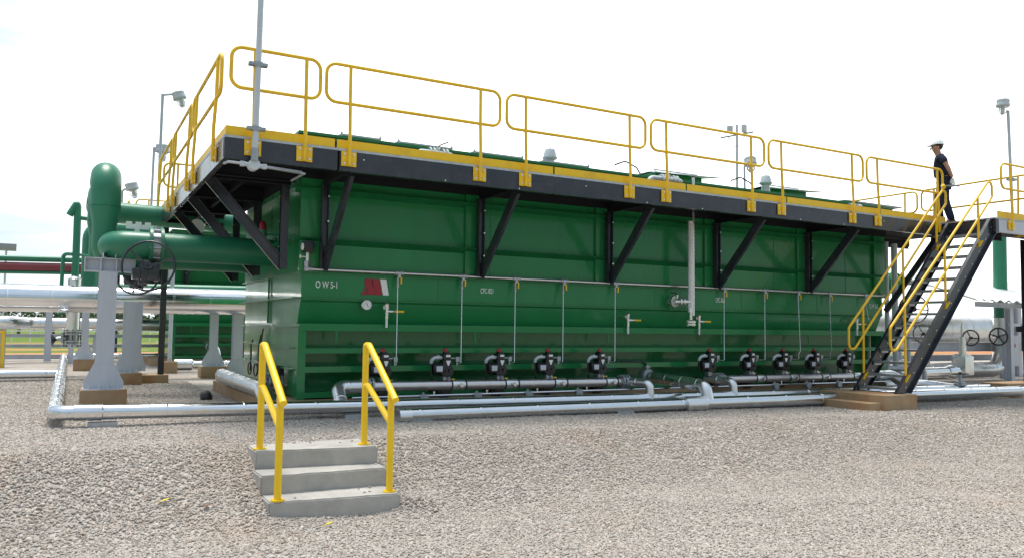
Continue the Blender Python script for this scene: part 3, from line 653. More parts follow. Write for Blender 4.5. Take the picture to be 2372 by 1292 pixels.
# thin drain line with round grey pots
t = thing('drain_line', 'thin bright drain line with hanging round grey caps near the ground', 'pipe', (0, 0, 0))
b = MB(); b.tube([(.6, -.62, .055), (12.1, -.62, .035)], .016, 8); b.build('pipe', ALU, t)
for x in (1.66, 2.52, 3.40, 4.33, 8.75, 9.62, 10.5):
    b = MB(); b.cyl((x, -.60, .10), (x, -.60, .05), .018, n=8); b.cyl((x, -.585, .012), (x, -.665, .012), .062, n=18); b.cyl((x-.075, -.62, .05), (x+.075, -.62, .05), .026, n=10); b.build('drain_cap', STRAPG, t)
    b = MB(); b.cyl((x+.16, -.62, .05), (x+.16, -.62, .10), .012, n=8); b.cyl((x+.16, -.62, .10), (x+.16, -.62, .11), .022, n=8); b.build('vent_plug', CHROME, t)

# ---------------------------------------------------------------- insulated pipes on the ground
t = thing('ground_pipe', 'silver clad pipe on the gravel turning the left corner in front of the steps', 'pipe', (-2.9, -.9, -.03))
b = MB(); clad(b, [(-2.93, 16.5, -.0), (-2.93, -.9, .02), (.9, -.9, -.035), (15.8, -.9, -.17)], .085, .17, .9); b.build('cladding', ALU, t)
b = MB(); b.lathe((-2.75, -.9, .018), (-2.45, -.9, .015), [(0, .086), (.03, .094), (.97, .094), (1, .086)], 20); b.build('sleeve', ALU, t)
for x in (-2.45, .55, 4.4): 
    b = MB(); z = float(zp(x)); b.box(x-.17, x+.17, -.98, -.82, z-.01, z+.012); b.box(x-.15, x+.15, -.965, -.955, z+.012, z+.06); b.box(x-.15, x+.15, -.85, -.84, z+.012, z+.06); b.build('pipe_shoe', GALV, t)
t = thing('ground_pipe', 'silver clad pipe lying furthest forward, with a stepped drum joint', 'pipe', (1.1, -1.45, -.15))
b = MB(); clad(b, [(1.0, -1.45, -.115), (5.95, -1.45, -.140)], .09, 0, .9); clad(b, [(6.0, -1.45, -.14), (15.5, -1.45, -.19)], .105, 0, .9); b.build('cladding', ALU, t)
b = MB(); b.lathe((.95, -1.45, -.125), (1.13, -1.45, -.125), [(0, .085), (0.01, .105), (.95, .105), (1, .086)], 22); b.build('sleeve', ALUD, t)
b = MB(); b.lathe((5.78, -1.45, -.15), (6.22, -1.45, -.15), [(0, .02), (0.005, .135), (.97, .135), (1, .10)], 26); b.build('end_drum', ALUD, t)
for x in (1.25, 4.6): 
    b = MB(); z = float(zp(x)); b.box(x-.17, x+.17, -1.53, -1.37, z-.02, z+.010); b.box(x-.15, x+.15, -1.515, -1.505, z+.01, z+.045); b.build('pipe_shoe', GALV, t)
t = thing('ground_pipe', 'slim silver pipe between the two thicker ground pipes', 'pipe', (1.9, -1.17, -.1))
b = MB(); clad(b, [(2.2, -1.17, -.12), (15.6, -1.17, -.19)], .06, 0, 1.1); b.build('cladding', ALU, t)
t = thing('ground_pipe', 'silver clad pipe branching off to the left edge across the gravel', 'pipe', (-3, 7.2, 0))
b = MB(); clad(b, [(-2.95, 7.3, -.0), (-9.5, 7.3, .02)], .085, 0, 1.0); b.build('cladding', ALU, t)
t = thing('ground_pipe', 'far silver pipe along the back of the gravel behind the pedestals', 'pipe', (-2.9, 16.5, 0))
b = MB(); clad(b, [(-2.8, 16.6, .0), (1.2, 16.6, .0)], .085, 0, 1.2); b.build('cladding', ALU, t)
t = thing('ground_pipe', 'silver pipe with wide sleeve in front of the farther tank', 'pipe', (-.4, 11.0, 0))
b = MB(); clad(b, [(-.45, 10.6, .0), (5.2, 10.6, -.02)], .10, 0, 1.0); b.lathe((-.45, 10.6, .0), (.0, 10.6, .0), [(0, .15), (.9, .15), (1, .1)], 20); b.build('cladding', ALU, t)
t = thing('ground_pipe', 'silver elbowed pipe rising in front of the farther tank', 'pipe', (.9, 10.8, 0))
b = MB(); clad(b, [(.62, 11.0, -.1), (.62, 11.0, .38), (.62, 12.6, .42)], .12, .2, .8); b.build('cladding', ALU, t)
# short crossing pieces that drop onto the ground pipes
def drop(pts, r, label, fil=.16, m=ALUD, cat='pipe'):
    t = thing('branch_pipe', label, cat, pts[0], 'silver branch pipes dropping to the ground pipes')
    b = MB(); clad(b, pts, r, fil, .35); b.build('cladding', m, t)
    a, c = Vector(pts[-2]), Vector(pts[-1])
    return t
drop([(.82, -.5, .20), (.42, -.52, .20), (.40, -.84, -.06)], .092, 'silver mitred elbow at the left end of the left manifold', .11)
drop([(5.34, -.45, .17), (5.54, -.91, .165), (5.54, -.92, -.09)], .072, 'silver elbow dropping from the right end of the left manifold', .10)
drop([(6.15, .05, .22), (6.30, -1.40, .14), (6.31, -1.45, -.12)], .095, 'thick silver pipe from under the tank dropping to the front ground pipe', .13)
drop([(7.26, -.36, .17), (7.40, -.90, .15), (7.40, -.92, -.10)], .07, 'silver elbow dropping left of the second manifold', .10)
drop([(11.75, -.5, .15), (12.3, -.5, .15), (12.45, -.75, -.04), (12.45, -.9, -.1)], .11, 'silver elbow at the right end of the second manifold behind the stairs', .14)
drop([(-.52, 3.0, .17), (-.36, .55, .10), (-.34, .05, -.12)], .12, 'silver pipe along the left end of the tank bending down behind the steps', .18, ALUD)
t = thing('butterfly_valve', 'black lever valve on the crossing pipe at mid tank', 'valve', (6.05, -.1, .3))
b = MB(); b.cyl((6.16, -.02, .22), (6.17, -.10, .215), .13, n=20); b.cyl((6.165, -.06, .30), (6.165, -.06, .42), .03, n=10); b.box(6.12, 6.21, -.10, -.02, .36, .40, .008); b.build('valve_body', STRAPG, t)
b = MB(); b.tube([(6.165, -.06, .42), (6.05, -.08, .47), (5.55, -.12, .49)], .014, 8); b.build('lever', BLACKP, t)
t = thing('flanged_valve', 'dark flanged valve on the left end pipe behind the yellow handrail', 'valve', (-.05, .7, .2))
b = MB(); b.cyl((-.36, .75, .2), (-.02, .75, .2), .06, n=14)
for x in (-.30, -.24, -.12, -.06): b.cyl((x-.012, .75, .2), (x+.012, .75, .2), .13, n=22)
b.build('valve_body', STRAPG, t)
bolt_set([(-.33, .75+.108*math.cos(k*PI/4), .2+.108*math.sin(k*PI/4)) for k in range(8)], (1, 0, 0), .010, .30, CHROME, t, 'stud')
b = MB(); b.box(-.14, -.02, .68, .82, .28, .44, .02); b.build('actuator', BLACKP, t)
b = MB(); b.lathe((.1, -.75, -.06), (.1, -.75, .02), [(0, .13), (.6, .12), (1, .05)], 12); 
tag(b.build('pipe_cover', ALU), 'small silver cover lying on the plinth edge below the tank corner', 'cover')
b = MB(); b.lathe((-.95, 2.25, -.15), (-.80, 2.2, -.10), [(0, .05), (.2, .11), (.8, .11), (1, .06)], 14); b.build
tag(b.build('rubber_plug', BLACKP), 'dark rounded lump lying on gravel at the plinth edge', 'plug')

# ---------------------------------------------------------------- roof of the tank
for k, (x0, x1, l) in enumerate([(.70, 1.35, 'leftmost flat galvanised hatch on the tank roof'), (1.63, 2.59, 'second flat galvanised hatch on the roof, above the roof valve'), (2.98, 3.94, 'third flat galvanised hatch on the tank roof'), (4.34, 5.32, 'galvanised hatch on the roof carrying the left vent cowl')]):
    t = thing('roof_hatch', l, 'hatch', (x0, .6, 3.79), 'hatches on the tank roof')
    b = MB(); b.box(x0+.05, x1-.05, .62, 1.25, 3.79, 3.955); b.build('curb', GREEN, t)
    b = MB(); b.box(x0, x1, .56, 1.3, 3.956, 3.985, .004); b.box(x0, x0+.03, .55, .56, 3.94, 4.01); b.box(x1-.03, x1, .55, .56, 3.94, 4.01); b.build('lid', GALV, t)
def vent(x, z, label):
    t = thing('vent_cowl', label, 'vent', (x, .6, z), 'vent cowls on the tank roof')
    b = MB(); b.cyl((x, .75, z-.3), (x, .75, z+.07), .085, n=16); b.lathe((x, .75, z+.05), (x, .75, z+.07), [(0, .11), (1, .11)], 18); b.build('neck', GALV, t)
    b = MB(); b.lathe((x, .75, z+.07), (x, .75, z+.25), [(0, .135), (.12, .14), (.13, .125), (.7, .105), (.95, .085), (1, .02)], 20); b.cyl((x, .75, z+.25), (x, .75, z+.29), .01, n=6); b.build('hood', LAMPG, t)
vent(4.6, 4.0, 'grey mushroom vent on the roof left of the tilted cover')
vent(10.0, 4.08, 'grey mushroom vent on the roof right of the far lamp')
def cover(x0, xp, x1, z, label):
    t = thing('roof_cover', label, 'cover', (x0, 1.8, z), 'tilted covers on the tank roof')
    b = MB(); b.box(x0+.35, x1-.4, 1.4, 2.6, 3.79, z+.06); b.build('curb', GREEN, t)
    b = MB(); b.poly([(x0, 1.2, z-.02), (xp, 1.9, z+.2), (x1-.1, 1.9, z+.14), (x1, 1.2, z+.06)], (0, 0, .012)); b.poly([(xp, 1.9, z+.2), (x0, 2.8, z-.02), (x1, 2.8, z+.06), (x1-.1, 1.9, z+.14)], (0, 0, .012)); b.build('lid', STRAPG, t)
    b = MB(); b.box(xp, x1-.1, 1.86, 1.90, z+.215, z+.235); b.build('edge_trim', GALV, t)
cover(7.2, 7.9, 9.2, 4.2, 'dark green tilted cover on the roof behind the middle valve assembly')
cover(10.5, 11.2, 12.4, 4.2, 'dark green tilted cover on the roof under the right vent')
b = MB(); b.box(12.2, 14.2, .5, 1.6, 3.95, 3.98, .004); tag(b.build('roof_hatch', GALV), 'low flat hatch plate at the right end of the tank roof', 'hatch')
for x in (5.55, 8.35):
    b = MB(); b.tube([(x, .1, 3.95), (x+.16, .0, 4.02), (x+.38, -.05, 3.92), (x+.46, -.06, 3.80)], .014, 8, fil=.1); tag(b.build('roof_cable', BLACKP), 'looped cable on the roof edge ' + ('left of the tilted covers' if x < 6 else 'between the two tilted covers'), 'cable')
def roof_pipe(x, w_, z, label, rich):
    t = thing('roof_valve', label, 'valve', (x, -.45, z), 'pipe valves at the roof edge')
    b = MB(); b.tube([(x, -.5, 3.30), (x, -.5, z), (x+w_, -.5, z), (x+w_, -.2, z-.05), (x+w_, .0, z-.1)], .05, 12, fil=.10); b.build('pipe', LAMPG, t)
    b = MB()
    for f in (.35, .45, .7, .8): b.cyl((x+w_*f-.013, -.5, z), (x+w_*f+.013, -.5, z), .088, n=18)
    b.cyl((x+w_*.58, -.5, z), (x+w_*.58, -.5, z+.10), .03, n=10); b.build('flange', CHROME, t)
    b = MB(); b.tube([(x+w_*.58, -.5, z+.10), (x+w_*.64, -.5, z+.14), (x+w_*.85, -.52, z+.20)] if not rich else [(x+w_*.58, -.5, z+.08), (x+w_*.58, -.55, z+.12)], .010, 8); b.build('lever', BLACKP, t)
roof_pipe(1.52, .60, 3.60, 'silver flanged valve at the roof edge above the emblem', False)
roof_pipe(5.85, .75, 3.66, 'silver goose-neck valve assembly above the level gauge', True)
roof_pipe(10.85, .62, 3.58, 'silver valve at the right end of the roof edge', True)

# ---------------------------------------------------------------- lamp poles
def jar_lamp(x, y, z, t, s=1., tilt=(0, 0)):
    d = Vector((tilt[0], tilt[1], -1)).normalized(); p = Vector((x, y, z))
    b = MB(); b.lathe(p, p+d*.20*s, [(0, .02*s), (.02, .135*s), (.12, .15*s), (.55, .14*s), (.6, .155*s), (.85, .155*s), (.88, .10*s), (1, .095*s)], 22); h = b.build('lamp_housing', LAMPG, t)
    b = MB(); b.lathe(p+d*.20*s, p+d*.38*s, [(0, .085*s), (.5, .085*s), (.8, .065*s), (1, .02*s)], 18); b.build('lamp_glass', GLASS, t)
    b = MB(); b.cyl(p+d*.20*s, p+d*.32*s, .035*s, n=10); b.build('bulb', WHITE, t)
    b = MB(); u = d.orthogonal().normalized(); v = d.cross(u)
    for k in range(6):
        a = k*PI/3; c = u*math.cos(a)+v*math.sin(a); b.tube([p+d*.19*s+c*.105*s, p+d*.33*s+c*.10*s, p+d*.40*s+c*.03*s], .004*s, 5)
    b.torus(p+d*.28*s, d, .102*s, .004*s, 20, 5); b.build('lamp_guard', GALV, t)
t = thing('lamp_pole', 'tall grey pole clamped to the front left corner of the walkway', 'pole', (-.95, -1.45, 3.0), 'lamp poles on the walkways')
b = MB(); b.tube([(-.955, -1.46, 3.0), (-.93, -1.46, 6.6)], .036, 12); b.build('pole', LAMPG, t)
for z in (3.40, 4.19): 
    b = MB(); b.box(-1.06, -.84, -1.50, -1.42, z-.02, z+.02, .004); b.box(-1.0, -.90, -1.505, -1.41, z-.028, z+.028, .004); b.build('clamp', STRAPG, t)
b = MB(); b.cyl((-.955, -1.46, 3.0), (-.955, -1.46, 3.16), .045, n=12); b.build('coupling', STRAPG, t)
t = thing('junction_box', 'round grey junction box with flexible conduits under the corner pole', 'junction box', (-.955, -1.40, 2.95))
b = MB(); b.cyl((-.955, -1.34, 2.965), (-.955, -1.47, 2.965), .068, n=20); b.cyl((-1.08, -1.40, 2.97), (-.83, -1.40, 2.96), .028, n=10); b.box(-1.11, -1.06, -1.43, -1.37, 2.94, 3.0, .006); b.box(-.85, -.80, -1.43, -1.37, 2.93, 2.99, .006); b.build('box', LAMPG, t)
b = MB(); b.tube([(-1.10, -1.39, 2.975), (-1.24, -1.36, 2.985), (-1.26, -1.2, 2.99)], .018, 8); b.tube([(-.81, -1.39, 2.96), (-.55, -1.33, 2.955), (-.30, -1.25, 2.955), (-.30, -.6, 2.97)], .018, 8)
for k in range(26): b.torus((-.80+k*.018, -1.388+.0035*k, 2.96), (1, .1, 0), .018, .004, 10, 4)
b.build('conduit', GALV, t)
t = thing('lamp_pole', 'grey lamp pole with jar lamp at the far end of the left walkway', 'lamp', (-1.35, 6.9, 3.0), 'lamp poles on the walkways')
b = MB(); b.tube([(-1.30, 6.85, 2.7), (-1.29, 6.85, 5.88)], .032, 10); b.tube([(-1.29, 6.85, 5.86), (-1.02, 6.85, 5.93)], .024, 8); b.build('pole', LAMPG, t)
jar_lamp(-1.0, 6.85, 5.97, t, .9, (.35, -.1))
t = thing('lamp_pole', 'wire-caged jar lamp on a pole beside the farther tank walkway', 'lamp', (-.9, 12.2, 3.0), 'lamp poles on the walkways')
b = MB(); b.tube([(-1.0, 12.4, 3.0), (-.98, 12.4, 5.85)], .035, 10); b.tube([(-.98, 12.4, 5.83), (-.8, 12.4, 5.88)], .024, 8); b.build('pole', LAMPG, t)
jar_lamp(-.76, 12.4, 5.95, t, 1.25)
t = thing('lamp_pole', 'small far jar lamp seen between green riser and left walkway', 'lamp', (-1.4, 15, 3.0), 'lamp poles on the walkways')
b = MB(); b.tube([(-1.62, 14.4, 3.0), (-1.62, 14.4, 4.9), (-1.4, 14.4, 5.0)], .03, 8, fil=.1); b.build('pole', LAMPG, t)
jar_lamp(-1.42, 14.2, 5.1, t, 1.2, (.3, 0))
t = thing('lamp_pole', 'grey pole with jar lamp at the right edge above the landing', 'lamp', (13.66, -2.3, 3.3), 'lamp poles on the walkways')
b = MB(); b.tube([(13.71, -2.27, 3.2), (13.64, -2.27, 5.55)], .030, 10); b.build('pole', LAMPG, t)
b = MB(); b.box(13.60, 13.80, -2.32, -2.22, 4.12, 4.17, .004); b.build('clamp', STRAPG, t)
jar_lamp(13.51, -2.25, 5.76, t, .82, (-.1, 0))
t = thing('lamp_pole', 'jar lamp leaning over the far end of the tank, seen under the middle rails', 'lamp', (15, 6.1, 3.3), 'lamp poles on the walkways')
b = MB(); b.tube([(14.85, 6.1, 3.3), (14.82, 6.1, 5.98)], .036, 10); b.build('pole', LAMPG, t)
jar_lamp(15.05, 6.1, 6.25, t, 1.25, (-.15, -.25))

t = thing('floodlight_mast', 'slender far mast with two floodlights on a crossbar', 'mast', (38.4, 30, -.8))
b = MB(); b.tube([(38.4, 30, -.8), (38.4, 30, 15.7)], lambda i: .13 if i == 0 else .09, 10); b.build('mast', LAMPG, t)
d = Vector((.62, -.78, 0)); c = Vector((38.4, 30, 14.95))
b = MB(); b.beam(c-d*1.15+Vector((0, 0, -.12)), c+d*1.15+Vector((0, 0, .12)), .10, .10); b.tube([c-d*.6+Vector((0, 0, -.1)), c+Vector((0, 0, -1.0)), c+d*.6], .035, 6); b.build('crossbar', STRAPG, t)
for s in (-1, 1):
    q = c+d*s*.5+Vector((0, 0, .42))
    b = MB(); b.box(-.20, .20, -.12, .12, -.27, .27, .03); bmesh.ops.rotate(b.bm, verts=b.bm.verts, cent=(0, 0, 0), matrix=Matrix.Rotation(R(15*s), 3, 'Z')); bmesh.ops.translate(b.bm, verts=b.bm.verts, vec=q); b.build('floodlight', LAMPG, t)
t = thing('floodlight_mast', 'far floodlight panel on a thin mast above the maroon pipe', 'mast', (-7.5, 60, -.8))
b = MB(); b.tube([(-7.2, 60, -.8), (-7.2, 60, 6.6)], .07, 8); b.build('mast', LAMPG, t)
b = MB(); b.box(-7.8, -6.55, 59.9, 60.05, 6.35, 6.9, .03); b.build('floodlight', STRAPG, t)

# ---------------------------------------------------------------- staircase
SY0, SY1 = -1.42, -2.27        # far and near stringer planes
XB, XT, ZB = 9.93, 12.93, -.03
def make_stairs():
    t = thing('steel_staircase', 'black steel staircase with grey treads rising to the tank walkway', 'stairs', (XB, -1.85, ZB))
    sl = (3.27-ZB)/(XT-XB)
    for y, f in ((SY0, 1), (SY1, -1)):
        b = MB(); hw = .155
        th = math.atan(sl); nx, nz = math.sin(th), -math.cos(th)
        def outline(yy, off=0.):
            w2 = hw-off
            return [(XB-.05-off*0, yy, ZB), (XB+2*w2*nx+.12, yy, ZB), (XT+.10, yy, 3.02+.0), (XT+.10, yy, 3.27), (XT-.10, yy, 3.27)]
        b.poly(outline(y), (0, -f*.012, 0))
        # flanges of the channel
        o_ = outline(y)
        for p, q in ((o_[0], o_[4]), (o_[1], o_[2])):
            p, q = Vector(p), Vector(q); b.beam(p+Vector((0, f*-.03 if f > 0 else -.03, 0)), q+Vector((0, -.03, 0)), .06, .012, (0, 0, 1))
        o = b.build('stringer', BLK, t, smooth=0)
        bolt_set([(XB+.15+(XT-XB)*(k+.5)/13, y-.012 if f > 0 else y+.0, ZB+3.3*(k+.5)/13-.02) for k in range(13)], (0, -1, 0), .012, .013, CHROME, o)
    for k in range(14):
        z = .05+k*.2275; x = 10.02+k*.2115
        b = MB(); b.box(x, x+.25, SY1+.02, SY0-.02, z-.004, z+.006); b.box(x, x+.012, SY1+.02, SY0-.02, z-.035, z-.004); b.box(x+.238, x+.25, SY1+.02, SY0-.02, z-.035, z-.004)
        for j in range(9): b.box(x+.02, x+.23, SY1+.06+j*.09, SY1+.065+j*.09, z-.03, z-.004)
        b.build('tread', STRAPG, t)
        b = MB(); b.box(x+.02, x+.22, SY0-.042, SY0-.022, z-.075, z-.004); b.box(x+.02, x+.22, SY1+.022, SY1+.042, z-.075, z-.004); b.build('tread_bracket', GALV, t)
    for y, nm in ((SY0-.03, 'far'), (SY1-.03, 'near')):
        lo = Vector((9.76, y, .72)); lt = Vector((9.76, y, 1.12)); tp = Vector((12.86, y, 4.28)); tb = Vector((12.86, y, 3.88)); dn = Vector((9.98, y, .72))
        if nm == 'far': tp.z = 4.05; tb.z = 3.68; tp.x = 12.80; tb.x = 12.80
        else: tp = Vector((12.95, y, 4.12)); tb = Vector((12.95, y, 3.72))
        sl2 = (tb.z-.74)/(tb.x-9.95)
        b = MB(); b.tube([lt+Vector((0, 0, -.15)), lt, tp, tb, Vector((9.93, y, .74)), Vector((9.80, y, .72)), Vector((9.76, y, .82)), lt+Vector((0, 0, -.15))], .023, 12, fil=.09, closed=False); h = b.build('handrail', YEL, t)
        for xx in (10.17, 11.38, 12.47):
            zt = lt.z+(tp.z-lt.z)*(xx-lt.x)/(tp.x-lt.x); zb = ZB+sl*(xx-XB)+.0
            b = MB(); b.tube([(xx, y, zb-.02), (xx, y, zt)], .022, 10); b.build('post', YEL, t)
            b = MB(); b.beam((xx-.055, y+.0, zb-.065), (xx+.065, y, zb+.065), .10, .012, (0, 0, 1)); b.build('base_plate', YEL, t)
        if nm == 'far':
            b = MB(); b.lathe((12.70, y-.03, 4.01), (12.76, y+.03, 4.06), [(0, .04), (1, .04)], 12); b.build('rail_clamp', YEL, t)
    return t
make_stairs()
t = thing('stair_footing', 'brown two-level concrete footing under the steel staircase', 'footing', (10, -1.8, -.28))
b = MB(); b.box(9.36, 10.25, -2.46, -1.1, -.55, -.035, .015); b.build('upper_block', BCONC, t)
b = MB(); b.box(9.02, 9.358, -2.40, -1.25, -.55, -.16, .015); b.build('lower_step', BCONC, t)

# landing at the right
t = thing('landing_walkway', 'black steel landing at the head of the stairs on the right', 'walkway', (13.8, -1, 3.0))
LX0, LX1, LY0, LY1 = 12.96, 14.85, -2.34, 9.
b = MB(); b.box(LX0+.0, LX1, LY0+.02, LY1, 3.275, 3.30); b.build('deck', SOFF, t)
b = MB(); b.channel((LX0+.13, LY0, 3.16), (LX1+3, LY0, 3.16), .07, .25, .012, flip=-1); b.build('fascia', GREYP, t)
b = MB(); b.channel((LX0, LY0+.05, 3.15), (LX0, YF-.06, 3.15), .07, .28, .012, flip=1); b.beam((LX0+.02, LY0, 3.15), (LX0+.125, LY0, 3.15), .012, .28); b.build('fascia', BLK, t)
b = MB(); b.box(LX0-.004, LX1+3, LY0-.003, LY0+.02, 3.29, 3.318); b.box(LX0-.004, LX0+.02, LY0+.02, YF, 3.29, 3.318); b.build('grating_edge', GALV, t)
b = MB(); b.box(LX0+.14, LX1+3, LY0+.03, LY0+.036, 3.322, 3.46); b.build('toe_board', YEL, t)
for y in (-1.4, .8, 3.): 
    b = MB(); b.ibeam((LX0, y, 3.15), (LX1, y, 3.15), .08, .2, .01); b.build('bearer', SOFF, t)
b = MB(); b.ibeam((16.35, -1.15, -.1), (16.35, -1.15, 3.2), .22, .22, .012, upv=(0, 1, 0)) ; b.build('leg', BLK, t)
b = MB(); b.box(14.85, 17.85, LY0+.02, -.8, 3.27, 3.298); b.build('deck', SOFF, t)
dup(gr, (13.14, LY0-.02, 0), 0, 'yellow guardrail panel at the right edge on the stair landing', 'yellow guardrail panels along the walkway')
for k, s in enumerate(['yellow guardrail on the far side of the landing behind the walking man', 'far yellow guardrail beyond the man, near the end of the roof', 'farthest yellow guardrail at the right end of the tank roof']):
    dup(gr, (14.80+.0*k, -2.2+LP*(k+1), 0), -PI/2, s)
b = MB(); b.box(15.17, 16.8, -1.28, -.7, -.6, -.05, .012); tag(b.build('concrete_pedestal', BCONC), 'brown concrete block under the black landing leg at right edge', 'pedestal', 'concrete pedestals')

# ---------------------------------------------------------------- concrete steps in the foreground
t = thing('concrete_steps', 'three cast concrete steps in the gravel bank with yellow handrails', 'steps', (-.65, -3.6, -.7))
# left nosing edge runs slightly skew
def step(x0, x1, yl, yr, yb, z0, z1):
    b = MB(); P = [(x0, yl), (x1, yr), (x1, yb), (x0, yb)]
    b._faces([[Vector((x, y, z)) for x, y in P] for z in (z0, z1)])
    bmesh.ops.bevel(b.bm, geom=[e for e in b.bm.edges], offset=.012, segments=2, affect='EDGES')
    bmesh.ops.subdivide_edges(b.bm, edges=[e for e in b.bm.edges if e.calc_length() > .1], cuts=22, use_grid_fill=True)
    from mathutils import noise as mn
    for v in b.bm.verts:
        q = mn.noise_vector(v.co*9)*.0045+mn.noise_vector(v.co*34)*.0022; c_ = mn.noise(v.co*6+Vector((7, 3, 1)))
        if c_ > .42: q.z -= .006*(c_-.42)/.3
        v.co += q
    b.build('step', CONC, t, smooth=60)
step(-1.22, -.06, -3.36, -3.54, -2.92, -.9, -.165)
step(-1.25, -.055, -3.76, -3.80, -3.40, -.95, -.335)
step(-1.245, -.075, -4.09, -4.22, -3.74, -1.05, -.505)
def step_rail(x, y0, y1, z0, z1, label):
    t = thing('step_handrail', label, 'handrail', (x, y0, z0), 'yellow tubular handrails on the concrete steps')
    r = .033
    H0 = 1.01; H1 = .94
    b = MB(); b.tube([(x, y0, z0), (x, y0, z0+H0), (x, y0-.10, z0+H0), (x, y1-.12, z1+H1-.08)], r, 14, fil=.022, fn=3); b.build('top_rail', YELB, t)
    b = MB(); b.tube([(x, y1, z1), (x, y1, z1+H1+.0)], r*.98, 14); b.build('post', YELB, t)
    b = MB(); b.tube([(x, y0+.0, z0+.60), (x, y0-.09, z0+.60), (x, y1-.0, z1+.64)], r*.92, 14, fil=.03, fn=3); b.build('middle_rail', YELB, t)
    for y, z in ((y0, z0), (y1, z1)):
        b = MB(); b.cyl((x, y, z-.004), (x, y, z+.010), .062, n=24); b.build('base_flange', YELB, t)
step_rail(-1.16, -3.24, -4.04, -.165, -.505, 'left yellow tubular handrail on the concrete steps')
step_rail(-.14, -3.34, -4.10, -.165, -.505, 'right yellow tubular handrail on the concrete steps')
for x, y, m_, l in [(-.80, -4.42, LEAFY, 'small yellow leaf on gravel at the foot of the concrete steps'), (-2.05, -3.75, LEAFY, 'small yellow leaf on the gravel left of the steps'), (-1.72, -3.85, LEAFB, 'curled brown leaf on the gravel left of the steps')]:
    z = float(hgt(x, y))+.03; b = MB()
    b.poly([(x-.045, y, z), (x-.01, y-.022, z+.006), (x+.045, y+.004, z+.02), (x+.005, y+.024, z+.01)], (0, 0, .003)); b.tube([(x-.045, y, z), (x-.07, y-.01, z-.004)], .002, 5); tag(b.build('fallen_leaf', m_), l, 'leaf', 'fallen leaves')

# ---------------------------------------------------------------- green inlet pipes at the left
def flange_pair(b, x, y, z, r, gap, th=.022):
    for s in (-1, 1): b.cyl((x+s*gap-th, y, z), (x+s*gap+th, y, z), r, n=30)
def inlet(y, label, vx):
    t = thing('inlet_pipe', label, 'pipe', (-2.42, y, 2.18), 'green inlet pipes at the left end')
    b = MB(); b.tube(fillet([Vector((.02, y, 2.18)), Vector((-2.30, y, 2.18)), Vector((-2.30, y+.52, 2.18))], .24, 10), .21, 30)
    ry = y+.52
    b.tube(fillet([Vector((-2.30, ry-.1, 2.12)), Vector((-2.42, ry, 2.10)), Vector((-2.42, ry, 2.50))], .08, 6), .168, 28)
    b.lathe((-2.42, ry, 2.44), (-2.42, ry, 2.80), [(0, .166), (.15, .166), (.9, .212), (1, .212)], 28)
    b.tube(fillet([Vector((-2.42, ry, 2.79)), Vector((-2.42, ry, 3.30)), Vector((-2.42, ry+1.0, 3.30))], .34, 10), .212, 28)
    b.lathe((-2.42, ry, 2.795), (-2.42, ry, 2.812), [(0, .212), (.2, .218), (.8, .218), (1, .212)], 28)
    b.lathe((-.02, y, 2.18), (.03, y, 2.18), [(0, .26), (1, .26)], 28)
    b.build('pipe', GPIPE, t)
    for sg in (-1, 1):
        b = MB(); b.cyl((vx+sg*.075-.022, y, 2.18), (vx+sg*.075+.022, y, 2.18), .285, n=30); b.build('flange', GPIPE, t)
    return t
inlet(1.7, 'front thick green inlet pipe with elbow and bulging riser', -1.74)
inlet(3.7, 'rear thick green inlet pipe and riser just behind the front one', -1.74)
t = thing('header_pipe', 'thick green header pipe running behind the risers towards the walkway', 'pipe', (-2.43, 4.5, 3.2))
b = MB(); b.tube(fillet([Vector((-2.43, 5.2, 3.28)), Vector((-2.43, 6.1, 3.20)), Vector((1.5, 6.1, 3.12))], .35, 8), .21, 28); b.build('pipe', GPIPE, t)
def wheel_valve(y, zc, r, label, big=True):
    t = thing('handwheel_valve', label, 'valve', (-1.74, y, 2.18), 'handwheel valves on the inlet pipes')
    b = MB(); b.cyl((-1.79, y, 2.18), (-1.69, y, 2.18), .235, n=28); b.cyl((-1.74, y, 1.95), (-1.74, y, 1.72), .06, n=14)
    for k in range(10):
        a = k*PI/5+.15; b.cyl((-1.84, y+.255*math.cos(a), 2.18+.255*math.sin(a)), (-1.64, y+.255*math.cos(a), 2.18+.255*math.sin(a)), .018, n=8)
    b.box(-1.80, -1.68, y-.25, y-.18, 2.08, 2.28, .01); b.build('valve_body', STRAPG, t)
    b = MB(); b.box(-1.95, -1.70, y-.30, y+.05, 1.66, 1.92, .03); b.cyl((-1.86, y-.12, 1.62), (-1.86, y-.12, 1.94), .11, n=18); b.box(-2.06, -1.90, y-.26, y-.06, 1.68, 1.84, .02); g_ = b.build('gearbox', BLK, t)
    c = Vector((-1.87, y-.50, zc)); ax = Vector((-.30, -1, .12)).normalized()
    b = MB(); b.torus(c, ax, r, .016, 44, 10); b.cyl(c+ax*.03, c-ax*.30, .022, n=10); b.cyl(c+ax*.03, c-ax*.03, .05, n=14)
    u = ax.orthogonal().normalized(); v = ax.cross(u)
    for k in range(3):
        a = k*2*PI/3+.6; b.tube([c-ax*.05, c+(u*math.cos(a)+v*math.sin(a))*r], .012, 8)
    b.build('handwheel', BLK, t)
wheel_valve(1.7, 1.86, .355, 'big black handwheel valve on the front green inlet pipe')
wheel_valve(3.7, 1.84, .33, 'black handwheel valve on the rear green inlet pipe')
t = thing('pipe_bracket', 'white toothed bracket on top of the front green pipe', 'bracket', (-2., 1.9, 2.4))
b = MB(); b.box(-2.14, -1.80, 1.95, 1.99, 2.455, 2.51)
for x in (-2.14, -2.01, -1.88): b.box(x, x+.08, 1.95, 1.99, 2.51, 2.565)
b.box(-2.02, -1.95, 1.94, 2.0, 2.36, 2.455); b.build('plate', WHITE, t)

